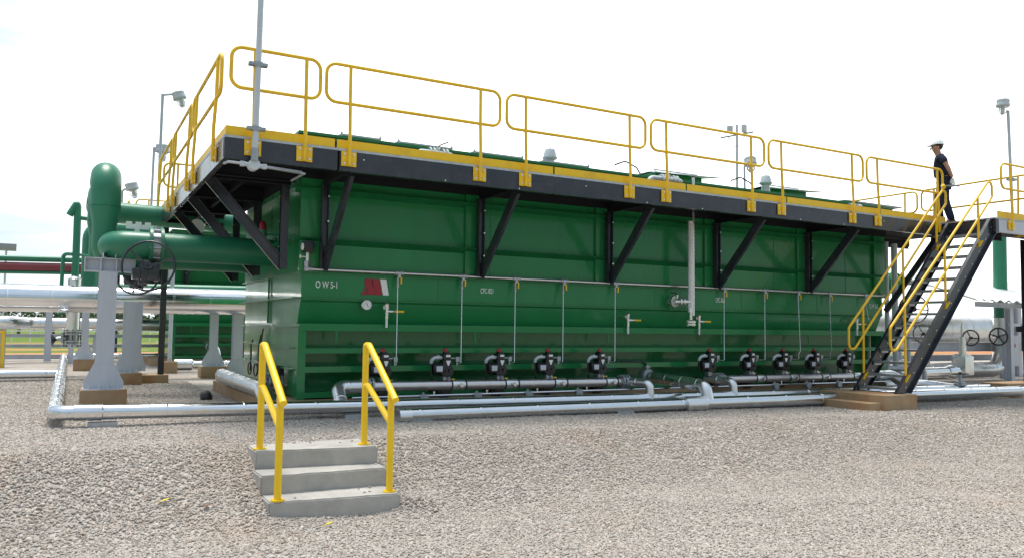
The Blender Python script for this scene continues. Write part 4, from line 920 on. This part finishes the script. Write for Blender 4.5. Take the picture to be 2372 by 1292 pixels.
# steel supports on concrete blocks
def block(x0, x1, y0, y1, zt, label):
    b = MB(); b.box(x0, x1, y0, y1, -.6, zt, .014); return tag(b.build('concrete_pedestal', BCONC), label, 'pedestal', 'concrete pedestals')
def column(x, y, z0, z1, w_, label, cap=.0, gus=.2, m=None, tw=.0):
    m = m or GREYP
    t = thing('steel_column', label, 'column', (x, y, z0), 'steel pipe-support columns')
    b = MB(); b.ibeam((x, y, z0+.012), (x, y, z1), w_, w_, .014, upv=(0, 1, 0)); b.build('shaft', m, t)
    b = MB(); b.box(x-gus, x+gus, y-gus*.9, y+gus*.9, z0, z0+.014); 
    if gus > .12:
        for yy in (y-w_/2-.013, y+w_/2+.001):
            b.poly([(x-gus*.95, yy, z0+.014), (x+gus*.95, yy, z0+.014), (x+gus*.95, yy, z0+.10), (x+w_*.55, yy, z0+.36), (x-w_*.55, yy, z0+.36), (x-gus*.95, yy, z0+.10)], (0, .012, 0))
        b.bolts([(x+i*gus*.7, y-gus*.75, z0+.014) for i in (-1, -.3, .3, 1)], (0, 0, 1), .016, .05)
    b.build('base_gusset', m, t)
    if cap:
        b = MB(); b.box(x-cap, x+cap, y-.15, y+.15, z1, z1+.06, .004); b.build('cap_plate', m, t)
    return t
block(-2.66, -2.06, 1.50, 2.10, .085, 'large brown concrete block under the white tee support at left front')
t = column(-2.36, 1.78, .085, 1.78, .24, 'white tee-headed steel support under the front green pipe', gus=.27)
b = MB(); b.ibeam((-2.66, 1.78, 1.88), (-2.0, 1.78, 1.88), .20, .20, .014); b.poly([(-2.66, 1.68, 1.775), (-2.66, 1.88, 1.775), (-2.66, 1.88, 1.985), (-2.66, 1.68, 1.985)], (-.012, 0, 0)); b.build('crosshead', GREYP, t)
b = MB(); b.box(-2.47, -2.455, 1.66, 1.90, 1.79, 1.97); b.box(-2.265, -2.25, 1.66, 1.90, 1.79, 1.97); b.box(-2.44, -2.43, 1.62, 1.94, 1.984, 2.05); b.box(-2.28, -2.27, 1.62, 1.94, 1.984, 2.05); b.build('web_stiffener', GREYP, t)
block(-2.02, -1.54, 5.9, 6.4, .07, 'brown concrete block under the grey column left of the black leg')
column(-1.80, 6.15, .07, 1.46, .20, 'grey steel column under the large silver pipe, right of the tee support', gus=.22)
t = column(-1.62, 6.75, .07, 1.46, .20, 'second grey column just behind under the large silver pipe', gus=.2)
block(-.20, .36, 7.75, 8.3, .08, 'brown concrete block under the column with the white saddle')
column(.08, 8.0, .08, 1.28, .17, 'grey column with white saddle plate left of the tank corner', cap=.24, gus=.24)
column(.62, 8.1, -.14, 1.28, .22, 'grey column partly hidden behind the tank end', gus=.25)
block(-2.70, -2.24, 11.1, 11.5, .13, 'reddish concrete block of the far column at left')
column(-2.47, 11.3, .13, 1.75, .17, 'far slim grey column left of the tee support', gus=.22)
column(-3.35, 16.0, -.12, 1.8, .18, 'far grey post beside the vent valve', gus=.1)
column(-2.75, 14.0, -.12, 1.8, .14, 'darker far post under the vent valve', gus=.1)
column(-4.35, 13.2, -.15, .85, .20, 'grey post at the left edge behind the yellow rail', gus=.1, cap=.3)
block(-.80, -.45, 9.9, 10.3, .10, 'small reddish concrete block before the farther tank')
t = thing('insulated_pipe', 'thick silver clad pipe running in from the left to the tank end', 'pipe', (-4, 8.0, 1.5))
b = MB(); clad(b, [(-12, 7.9, 1.50), (4.5, 7.9, 1.56)], .285, 0, .78, n=32, lip=.006); b.build('cladding', ALU, t)
t = thing('insulated_pipe', 'lower silver pipe with an elbow joint far at left', 'pipe', (-5, 16, .9))
b = MB(); clad(b, [(-9, 15.2, 1.02), (-4.3, 15.2, 1.02), (-3.9, 16.1, .99), (1.2, 16.3, .97)], .18, .3, 1.2, n=20); b.build('cladding', ALUD, t)
t = thing('pipe_rack', 'grey horizontal rack beams behind the vent valve at far left', 'rack', (-5, 17, 0))
b = MB(); b.ibeam((-9, 17, .62), (.5, 17, .62), .1, .10, .01); b.ibeam((-9, 17.4, .30), (.5, 17.4, .30), .1, .10, .01); b.ibeam((-9, 17.2, -.02), (.5, 17.2, -.04), .1, .14, .01)
for x in (-8, -5.9, -2.1): b.ibeam((x, 17.2, -.5), (x, 17.2, .66), .1, .1, .01)
b.build('beam', GREYP, t)
for (z, r, m_, l, n_) in [(2.845, .085, GPIPE, 'upper green pipe coming from the left edge', 'overhead_pipe'), (2.61, .125, DRED, 'maroon pipe coming from the left edge', 'overhead_pipe'), (2.45, .05, GPIPE, 'thin green pipe under the maroon pipe', 'overhead_pipe')]:
    b = MB(); b.tube([(-12, 16, z-.15), (-1.2, 16, z+.09)], r, 20); tag(b.build(n_, m_), l, 'pipe', 'overhead pipes at far left')
t = thing('vent_pipe', 'slender green vent stack with silver sleeve and side arm at left', 'pipe', (-2.75, 9, .6))
b = MB(); b.tube([(-2.75, 9, 1.9), (-2.76, 9, 3.62), (-2.78, 9.0, 3.70), (-2.92, 9.0, 3.42)], .075, 14, fil=.05); b.tube([(-2.72, 9, 3.38), (-2.2, 9, 3.34)], .05, 10); b.build('pipe', GPIPE, t)
b = MB(); b.tube([(-2.76, 9, 2.55), (-3.0, 9, 2.55), (-3.02, 9, 1.2)], .04, 8, fil=.08); b.tube([(-2.75, 9, 2.55), (-2.35, 9, 2.52), (-2.3, 9, 2.9)], .03, 8, fil=.1); b.build('side_tube', GPIPE, t)
b = MB(); b.lathe((-2.75, 9, 2.06), (-2.75, 9, .86), [(0, .08), (.05, .14), (1, .14)], 20); b.lathe((-2.75, 9, 1.5), (-2.75, 9, 1.48), [(0, .143), (1, .143)], 20); b.build('sleeve', ALUD, t)
t = thing('gate_valve', 'flanged valve with dark wheel at the foot of the green vent stack', 'valve', (-2.75, 9, .6))
b = MB()
for z in (.84, .78, .62, .56): b.cyl((-2.75, 9, z-.016), (-2.75, 9, z+.016), .19, n=20)
b.cyl((-2.75, 9, .55), (-2.75, 9, .85), .11, n=16); b.cyl((-2.75, 9, .70), (-3.05, 9, .66), .06, n=12); b.box(-2.98, -2.93, 8.9, 9.1, .58, .82, .008); b.build('valve_body', GALV, t)
b = MB(); b.lathe((-3.16, 9, .65), (-3.05, 9, .66), [(0, .13), (.2, .14), (.8, .03), (1, .03)], 18); b.build('handwheel', BLK, t)
bolt_set([(-2.75+.16*math.cos(k*PI/4), 9+.16*math.sin(k*PI/4), .50) for k in range(8)], (0, 0, 1), .014, .38, BLK, t, 'stud')
t = thing('riser_pipe', 'green riser with domed elbow behind the front inlet riser', 'pipe', (-2.45, 9.6, 1.5))
b = MB(); b.tube(fillet([Vector((-2.45, 9.6, 1.6)), Vector((-2.45, 9.6, 3.22)), Vector((-.9, 9.6, 3.22))], .25, 8), .19, 22); b.build('pipe', GPIPE, t)
t = thing('overhead_pipe', 'low green pipe just above the large silver pipe behind the handwheels', 'pipe', (-2.4, 10.4, 1.9))
b = MB(); b.lathe((-2.62, 10.4, 1.86), (2.2, 10.4, 1.92), [(0, .04), (.02, .11), (.04, .14), (1, .14)], 20); b.build('pipe', GPIPE, t)
rail = thing('yellow_barrier', 'yellow railing end at the left edge of the picture', 'railing', (-4.6, 13, -.1))
b = MB(); b.box(-4.33, -4.255, 12.96, 13.04, -.16, .74, .01); b.build('post', YEL, rail)
b = MB(); b.box(-9, -4.255, 12.955, 13.045, .74, .80, .01); b.box(-9, -4.33, 12.97, 13.03, .42, .46, .01); b.box(-9, -4.33, 12.97, 13.03, .2, .23, .01); b.build('rail', YEL, rail)
t = thing('conduit_riser', 'thin grey conduit standing left of the farther tank', 'conduit', (-.5, 10.2, 0))
b = MB(); b.tube([(-.62, 10.1, .1), (-.62, 10.1, 2.6)], .05, 10); b.build('pipe', LAMPG, t)
# black flood lamp and red beacon under the walkway
t = thing('red_beacon', 'small red beacon under the walkway by the tank corner', 'beacon', (-.35, 1.2, 2.5))
b = MB(); b.lathe((-.33, 1.0, 2.46), (-.33, 1.0, 2.60), [(0, .05), (.7, .05), (1, .02)], 14); b.build('lens', RED, t)
b = MB(); b.cyl((-.33, 1.0, 2.36), (-.33, 1.0, 2.46), .06, n=14); b.beam((-.33, 1.0, 2.4), (-.02, 1.0, 2.4), .03, .03); b.build('base', GPIPE, t)
t = thing('loudspeaker', 'small white horn speaker hanging under the left walkway', 'speaker', (-.9, 4.5, 2.8))
b = MB(); b.lathe((-.72, 4.3, 2.86), (-.86, 4.1, 2.80), [(0, .03), (.4, .05), (1, .14)], 18); b.beam((-.72, 4.3, 2.86), (-.55, 4.3, 3.05), .03, .03); b.build('horn', WHITE, t)
t = thing('drain_hose', 'thin dark hoses hanging on the left end of the tank', 'hose', (-.06, 2.9, .9))
b = MB()
for k, y in enumerate((2.2, 2.35, 3.0)):
    b.tube([(-.03, y, .98-.1*k), (-.05, y+.05, .7), (-.03, y+.12, .5), (-.06, y+.02, .25)], .012, 6, fil=.08)
b.torus((-.05, 2.6, .28), (1, .1, 0), .10, .011, 20, 6); b.torus((-.05, 3.1, .28), (1, .1, 0), .10, .011, 20, 6); b.build('hose', BLACKP, t)

# ---------------------------------------------------------------- plant at the right, beyond the stairs
t = thing('green_downpipe', 'thick green downpipe with silver lower part right of the stairs', 'pipe', (20.45, 1.9, 0))
b = MB(); b.tube([(21.92, 2.6, 4.05), (21.88, 2.6, 1.45)], .19, 24); b.build('pipe', GPIPE, t)
b = MB(); clad(b, [(21.87, 2.6, 1.5), (21.87, 2.6, -.02), (17.0, 2.6, -.04)], .225, .55, .5, n=24); b.lathe((21.87, 2.6, 1.4), (21.87, 2.6, 1.52), [(0, .24), (1, .24)], 24); b.build('cladding', ALUD, t)
def wheel(t, c, ax, r, spokes=5, th=.02):
    c = Vector(c); ax = Vector(ax).normalized(); u = ax.orthogonal().normalized(); v = ax.cross(u)
    b = MB(); b.torus(c, ax, r, th, 32, 8); b.cyl(c-ax*.04, c+ax*.04, r*.2, n=12)
    for k in range(spokes): b.tube([c, c+(u*math.cos(k*2*PI/spokes+.3)+v*math.sin(k*2*PI/spokes+.3))*r], th*.8, 6)
    b.build('handwheel', BLACKP, t)
t = thing('gate_valve', 'silver-jacketed gate valve with three-spoke black wheel right of stairs', 'valve', (19, 1.8, 0), 'gate valves right of the stairs')
b = MB(); b.box(18.55, 18.95, 1.7, 2.1, -.1, .42, .02); b.lathe((18.75, 1.9, .42), (18.75, 1.9, .48), [(0, .22), (1, .22)], 18); b.cyl((18.75, 1.9, .45), (18.75, 1.9, .95), .10, n=14); b.cyl((18.75, 1.9, .95), (18.75, 1.9, 1.35), .04, n=10); b.build('valve_body', ALUD, t)
wheel(t, (18.9, 1.75, .92), (-.75, -1, 0), .21, 3)
t = thing('gate_valve', 'gate valve with five-spoke black wheel at the silver downpipe', 'valve', (20.1, 1.6, .9), 'gate valves right of the stairs')
b = MB(); b.cyl((20.34, 1.83, .96), (21.7, 2.6, .96), .06, n=12); b.build('valve_body', ALUD, t)
wheel(t, (20.32, 1.8, .96), (-.75, -1, 0), .24, 5, .024)
t = thing('gate_valve', 'small valve with flat dark wheel on the front ground pipes', 'valve', (14.05, -.9, -.1), 'gate valves right of the stairs')
b = MB(); b.cyl((14.06, -.9, -.16), (14.06, -.9, .16), .035, n=12); b.cyl((14.06, -.9, -.08), (14.06, -.9, -.05), .13, n=18); b.cyl((14.06, -.9, -.03), (14.06, -.9, .0), .10, n=18); b.build('valve_body', LAMPG, t)
wheel(t, (14.06, -.9, .17), (0, .05, 1), .16, 4, .015)
t = thing('silver_vessel', 'large horizontal silver clad vessel behind the handwheel valves', 'vessel', (20, 5, 1))
b = MB(); clad(b, [(16.6, 4.2, 1.12), (30, 4.2, 1.2)], .50, 0, 1.1, n=36, lip=.006); b.build('cladding', ALUD, t)
t = thing('pipe_rack', 'grey steel rack beams in front of the silver vessel', 'rack', (18, 3, 0))
b = MB(); b.ibeam((15.5, 2.9, .64), (24, 2.9, .64), .2, .26, .014); b.ibeam((15.5, 3.4, .30), (24, 3.4, .30), .2, .18, .014); b.build('beam', GREYP, t)
for x in (16.2, 18.6, 22.5):
    b = MB(); b.ibeam((x, 2.9, -.4), (x, 2.9, .52), .18, .18, .012); b.build('leg', GREYP, t)
t = thing('ground_pipe', 'bright silver pipe beyond the stairs leading to the gate valve', 'pipe', (17, 1.8, 0))
b = MB(); clad(b, [(14.6, 1.6, .0), (18.6, 1.9, .0)], .14, 0, .8); b.lathe((17.9, 1.84, 0), (18.3, 1.87, 0), [(0, .15), (.5, .19), (1, .19)], 18); b.build('cladding', ALU, t)
t = thing('ground_pipe', 'grey bent pipe and box at the right foot of the stairs', 'pipe', (14, .2, 0))
b = MB(); b.tube([(13.4, .6, .22), (14.6, .3, .22), (14.62, .3, -.15)], .07, 12, fil=.12); b.box(13.75, 14.1, .0, .3, -.2, .12, .01); b.build('pipe', GALV, t)
t = thing('ground_pipe', 'low silver pipe with swept bend right of the stairs', 'pipe', (13, -.4, 0))
b = MB(); clad(b, [(12.2, -.35, -.06), (13.6, -.35, -.08), (14.6, -.7, -.2)], .10, .3, .6); b.build('cladding', ALUD, t)
t = thing('corrugated_shelter', 'small shelter with pale corrugated roof at the right edge', 'shelter', (21, 2, -.3))
b = MB(); rows = []
n_ = 90
for j, (y, z) in enumerate([(1.2, 1.93), (3.7, 2.75)]):
    rows.append([Vector((18.2+6.0*i/n_, y, z+.035*math.cos(i*1.05))) for i in range(n_+1)])
rows2 = [[p+Vector((0, 0, .006)) for p in r_] for r_ in rows]
b._faces([rows[0]+rows2[0][::-1], rows[1]+rows2[1][::-1]]); b.build('roof', ROOFM, t, smooth=60)
b = MB(); b.channel((18.7, 1.5, 1.84), (25, 1.5, 1.84), .08, .14, .012); b.channel((18.7, 3.5, 2.5), (25, 3.5, 2.5), .08, .14, .012); b.beam((20.7, 1.3, 1.88), (20.7, 3.6, 2.6), .08, .10); b.build('roof_beam', GREYP, t)
b = MB(); b.ibeam((20.78, 1.75, -.4), (20.78, 1.75, 1.86), .17, .17, .014, upv=(0, 1, 0)); b.build('post', GREYP, t)
b = MB(); b.ibeam((24.4, 3.5, -.4), (24.4, 3.5, 2.5), .2, .2, .014); b.build('post', GREYP, t)
b = MB(); b.beam((20.7, 1.7, 1.3), (24.2, 1.7, 1.3), .08, .08); b.build('roof_beam', GREYP, t)
t = thing('hanging_lamp', 'small black lamp hanging on a rod from the shelter frame', 'lamp', (21.3, 1.7, 1.2))
b = MB(); b.box(21.2, 21.45, 1.6, 1.8, 1.10, 1.28, .02); b.cyl((21.35, 1.7, 1.1), (21.35, 1.7, .55), .03, n=8); b.build('housing', BLACKP, t)
t = thing('instrument_stand', 'small panel of gauges behind the shelter post', 'instrument', (21.2, 1.9, .3))
b = MB(); b.box(21.0, 21.7, 2.0, 2.1, .1, 1.0, .01); b.cyl((21.1, 2.05, -.4), (21.1, 2.05, .2), .04, n=8); b.build('panel', GREYP, t)
for x, z, m_ in ((21.12, .62, CHROME), (21.3, .44, CHROME), (21.35, .70, RED), (21.15, .30, CHROME)):
    b = MB(); b.lathe((x, 2.0, z), (x, 1.93, z), [(0, .06), (.8, .075), (1, .07)], 14); b.build('gauge', m_, t)
t = thing('green_nozzle', 'green capped pipe stub behind the middle of the stairs', 'pipe', (15.5, 1, 2.3))
b = MB(); b.lathe((17.2, 2.9, 2.37), (16.35, 2.3, 2.37), [(0, .24), (.85, .24), (.95, .20), (1, .10)], 22); b.build('stub', GREEN, t)
b = MB(); b.torus((16.5, 2.4, 2.37), (-.8, -.6, 0), .26, .03, 24, 6); b.build('flange', GREEN, t)
t = thing('gate_valve', 'tall pipework with thin-rimmed wheels seen through the stair treads', 'valve', (14.6, .8, 0), 'gate valves right of the stairs')
b = MB()
for x, y, r in ((13.45, .4, .05), (13.95, .55, .07), (14.35, .5, .05), (15.0, 1.2, .07)): b.cyl((x, y, -.3), (x, y, 3.1 if x < 14 else 1.25), r, n=12)
b.beam((13.4, .4, .35), (15.2, 1.2, .35), .08, .08); b.beam((13.4, .4, .75), (15.2, 1.2, .75), .08, .08); b.cyl((15.0, 1.2, 1.1), (15.0, 1.2, 1.5), .12, n=14); b.build('pipework', LAMPG, t)
wheel(t, (15.3, 1.0, 1.62), (-.75, -1, 0), .34, 3, .018)
wheel(t, (15.2, .7, 1.02), (-.75, -1, 0), .22, 3, .014)

# ---------------------------------------------------------------- the man on the landing
def skinned(name, verts, edges, radii, material, parent, sub=2):
    me = bpy.data.meshes.new(name); me.from_pydata([Vector(v) for v in verts], edges, []); o = bpy.data.objects.new(name, me); COL.objects.link(o)
    md = o.modifiers.new('skin', 'SKIN'); md.use_smooth_shade = True; md.branch_smoothing = .6
    for k, r in enumerate(radii):
        sv_ = me.skin_vertices[0].data[k]; sv_.radius = (r, r) if not isinstance(r, tuple) else r; sv_.use_root = (k == 0); sv_.use_loose = False
    s = o.modifiers.new('sub', 'SUBSURF'); s.levels = sub; s.render_levels = sub
    dg = bpy.context.evaluated_depsgraph_get(); m2 = bpy.data.meshes.new_from_object(o.evaluated_get(dg))
    o.modifiers.clear(); o.data = m2; bpy.data.meshes.remove(me)
    m2.polygons.foreach_set('use_smooth', [True]*len(m2.polygons)); m2.materials.clear(); m2.materials.append(material); o.parent = parent
    o.name = name
    return o
def make_person():
    t = thing('person', 'man in white hard hat, dark polo shirt and jeans walking on the landing', 'person', (0, 0, 0))
    # local axes: x forward, y to his left (towards the viewer), z up, feet at z = 0
    V = [(.0, 0, .92), (.02, 0, 1.05), (.045, 0, 1.22), (.06, 0, 1.36), (.080, 0, 1.44), (.100, 0, 1.495), (.128, 0, 1.565), (.122, 0, 1.655),
         (.05, .17, 1.375), (-.06, .225, 1.12), (-.13, .225, .92),
         (.05, -.17, 1.375), (.03, -.21, 1.12), (.06, -.20, .90),
         (.0, .085, .86), (.0, .095, .50), (-.13, .095, .12), (-.02, .10, .05),
         (.01, -.085, .86), (.10, -.09, .48), (.06, -.09, .09), (.20, -.09, .04)]
    E_ = [(0, 1), (1, 2), (2, 3), (3, 4), (4, 5), (5, 6), (6, 7), (3, 8), (8, 9), (9, 10), (3, 11), (11, 12), (12, 13), (0, 14), (14, 15), (15, 16), (16, 17), (0, 18), (18, 19), (19, 20), (20, 21)]
    rad = [(.11, .15), (.10, .14), (.11, .15), (.10, .14), (.062, .066), (.070, .066), (.108, .088), (.098, .088), .055, .043, .030, .055, .043, .030, .085, .058, .042, .035, .085, .058, .042, .035]
    skinned('body', V, E_, rad, SKIN, t)
    # shirt
    sv_ = [V[0], V[1], V[2], V[3], (.085, 0, 1.462), V[8], (-.01, .205, 1.22), V[11], (.035, -.2, 1.22)]
    sv_[0] = (.0, 0, .96)
    skinned('polo_shirt', sv_, [(0, 1), (1, 2), (2, 3), (3, 4), (3, 5), (5, 6), (3, 7), (7, 8)], [(.145, .185), (.140, .178), (.150, .19), (.135, .18), .070, .082, .078, .082, .078], SHIRT, t)
    skinned('jeans', [(.0, 0, .95), V[14], V[15], (-.13, .095, .045), V[18], V[19], (.058, -.09, .045)], [(0, 1), (1, 2), (2, 3), (0, 4), (4, 5), (5, 6)], [(.135, .175), .112, .086, .072, .112, .086, .072], TROUS, t)
    for (ax_, ay, az, tx, ty) in ((-.13, .095, .0, .27, .0), (.05, -.09, .0, .27, .0)):
        b = MB(); b._faces([[Vector((ax_+dx-.06, ay+w_*math.cos(a), az+h*(.5+.5*math.sin(a)))) for a in [k*PI/6 for k in range(12)]] for dx, w_, h in ((0, .03, .07), (.02, .042, .10), (.10, .046, .10), (.16, .046, .065), (.24, .044, .05), (.27, .025, .03))]); b.build('shoe', SHOE, t)
    # face, hair, hat
    b = MB(); b.lathe((.215, 0, 1.585), (.235, 0, 1.56), [(0, .008), (.6, .018), (1, .010)], 8); b.poly([(.20, -.012, 1.60), (.235, 0, 1.565), (.20, .012, 1.60)], (0, 0, -.03)); b.build('nose', SKIN, t)
    for s in (-1, 1):
        b = MB(); b.lathe((.10, s*.085, 1.585), (.10, s*.098, 1.585), [(0, .03), (1, .022)], 10); b.build('ear', SKIN, t)
    b = MB()
    b.box(.195, .206, -.06, .06, 1.622, 1.632); b.build('eyebrows', HAIR, t)
    b = MB(); b.box(.198, .204, -.025, .025, 1.532, 1.538); b.build('mouth', RED, t)
    for s in (-1, 1):
        b = MB(); b.lathe((.195, s*.033, 1.605), (.207, s*.033, 1.605), [(0, .016), (1, .010)], 10); b.build('eye', HAIR, t)
    b = MB(); bmesh.ops.create_uvsphere(b.bm, u_segments=18, v_segments=12, radius=1, matrix=Matrix.Translation((.085, 0, 1.625)) @ Matrix.Diagonal((.092, .096, .095, 1))); b.build('hair', HAIR, t)
    b = MB(); b.lathe((.105, 0, 1.645), (.095, 0, 1.775), [(0, .122), (.06, .128), (.1, .120), (.45, .112), (.75, .085), (.93, .045), (1, .01)], 24)
    b._faces([[Vector((.10+r_*math.cos(a)+(.055*max(0, math.cos(a))**2), .92*r_*math.sin(a), z-.02*max(0, math.cos(a)))) for a in [k*PI/14 for k in range(28)]] for r_, z in ((.10, 1.652), (.138, 1.645), (.138, 1.650), (.10, 1.668))]); b.build('hard_hat', HELM, t)
    # gloved left hand with five fingers curled round a dark tube, right hand bare
    def hand(p, m_, name, s):
        p = Vector(p); V_ = [p+Vector((0, 0, .03)), p, p+Vector((-.005, 0, -.045))]; E2 = [(0, 1), (1, 2)]; R_ = [.030, (.022, .040), (.020, .042)]
        for k in range(4):
            i = len(V_); dx = (k-1.5)*.021; ln = [.040, .046, .043, .034][k]
            V_ += [p+Vector((dx, s*.004, -.075)), p+Vector((dx, -s*.012, -.075-ln*.7)), p+Vector((dx, -s*.034, -.075-ln*.6))]
            E2 += [(2, i), (i, i+1), (i+1, i+2)]; R_ += [.0105, .0095, .008]
        i = len(V_); V_ += [p+Vector((.036, -s*.012, -.035)), p+Vector((.044, -s*.03, -.07))]; E2 += [(1, i), (i, i+1)]; R_ += [.012, .009]
        skinned(name, V_, E2, R_, m_, t, 1)
    hand((-.135, .225, .89), WHITE, 'glove', 1)
    hand((.065, -.20, .87), WHITE, 'glove', -1)
    t.scale = (1.05, 1.08, 1.045); t.location = (13.22, -1.15, 3.302); t.rotation_euler = (0, 0, R(128))
    return t
make_person()
ang = R(128); cx_, cy_ = math.cos(ang), math.sin(ang)
def pl(x, y, z): return (13.22+x*cx_-y*cy_, -1.15+x*cy_+y*cx_, 3.302+z)
t = thing('tube_torch', 'short dark tube held in the walking man\'s gloved hand', 'torch', pl(-.15, .21, .78))
b = MB(); b.cyl(pl(-.02, .205, .80), pl(-.24, .212, .793), .022, n=14); b.cyl(pl(-.22, .211, .794), pl(-.27, .213, .792), .026, n=14); b.build('barrel', STRAPG, t)

# ---------------------------------------------------------------- far trees and fence at the left
def tree(x, y, h, w_, label, seed):
    r_ = random.Random(seed); t = thing('tree', label, 'tree', (x, y, -.9), 'trees on the far horizon')
    b = MB(); b.tube([(x, y, -.9), (x+.1, y, -.9+h*.3), (x-.1, y, -.9+h*.6)], lambda i: [.22, .16, .08][i], 8)
    for k in range(4):
        a = r_.uniform(0, 2*PI); b.tube([(x, y, -.9+h*(.25+.08*k)), (x+w_*.3*math.cos(a), y+w_*.3*math.sin(a), -.9+h*(.55+.08*k))], lambda i: [.09, .04][i], 6)
    b.build('trunk', BARK, t)
    cl = [(x+r_.gauss(0, w_*.24), y+r_.gauss(0, w_*.24), -.9+h*r_.uniform(.42, .92), r_.uniform(.14, .24)*w_) for _ in range(13)]
    bm = MB()
    for _ in range(1500):
        c = r_.choice(cl); d = Vector((r_.gauss(0, 1), r_.gauss(0, 1), r_.gauss(0, .8))).normalized()*c[3]*r_.uniform(.5, 1.1)
        p = Vector(c[:3])+d; u = Vector((r_.gauss(0, 1), r_.gauss(0, 1), r_.gauss(0, 1))).normalized(); v = u.orthogonal().normalized(); s = r_.uniform(.10, .22)
        bm.quad(p-u*s, p+v*s*.6, p+u*s, p-v*s*.6)
    bm.build('crown', FOL, t, smooth=0, recalc=False)
tl = ['leftmost far tree above the low silver pipe', 'second far tree from the left edge', 'broad far tree behind the left pipe posts', 'dark far tree near the vent valve', 'small far tree right of the vent valve', 'far tree left of the tee support', 'thin far tree seen behind the tee support', 'last far tree before the farther tank']
for k, (x, y, h, w_) in enumerate([(-13, 110, 4.6, 6), (-8.6, 112, 4.3, 5.5), (-4.6, 108, 4.4, 6), (-1.5, 116, 4.2, 5), (.8, 120, 4.0, 4), (3.6, 122, 3.6, 4), (6.2, 118, 3.4, 3.6), (9.5, 120, 3.6, 4)]): tree(x, y, h, w_, tl[k], 50+k)
t = thing('far_fence', 'low pale fence along the far road at left', 'fence', (0, 72, -.8))
b = MB()
for k in range(40): b.cyl((-24+k*1.4, 72, -.9), (-24+k*1.4, 72, .3), .05, n=6)
b.beam((-24, 72, .2), (31, 72, .2), .05, .12); b.beam((-24, 72, -.25), (31, 72, -.25), .05, .10); b.build('rail', WHITE, t)
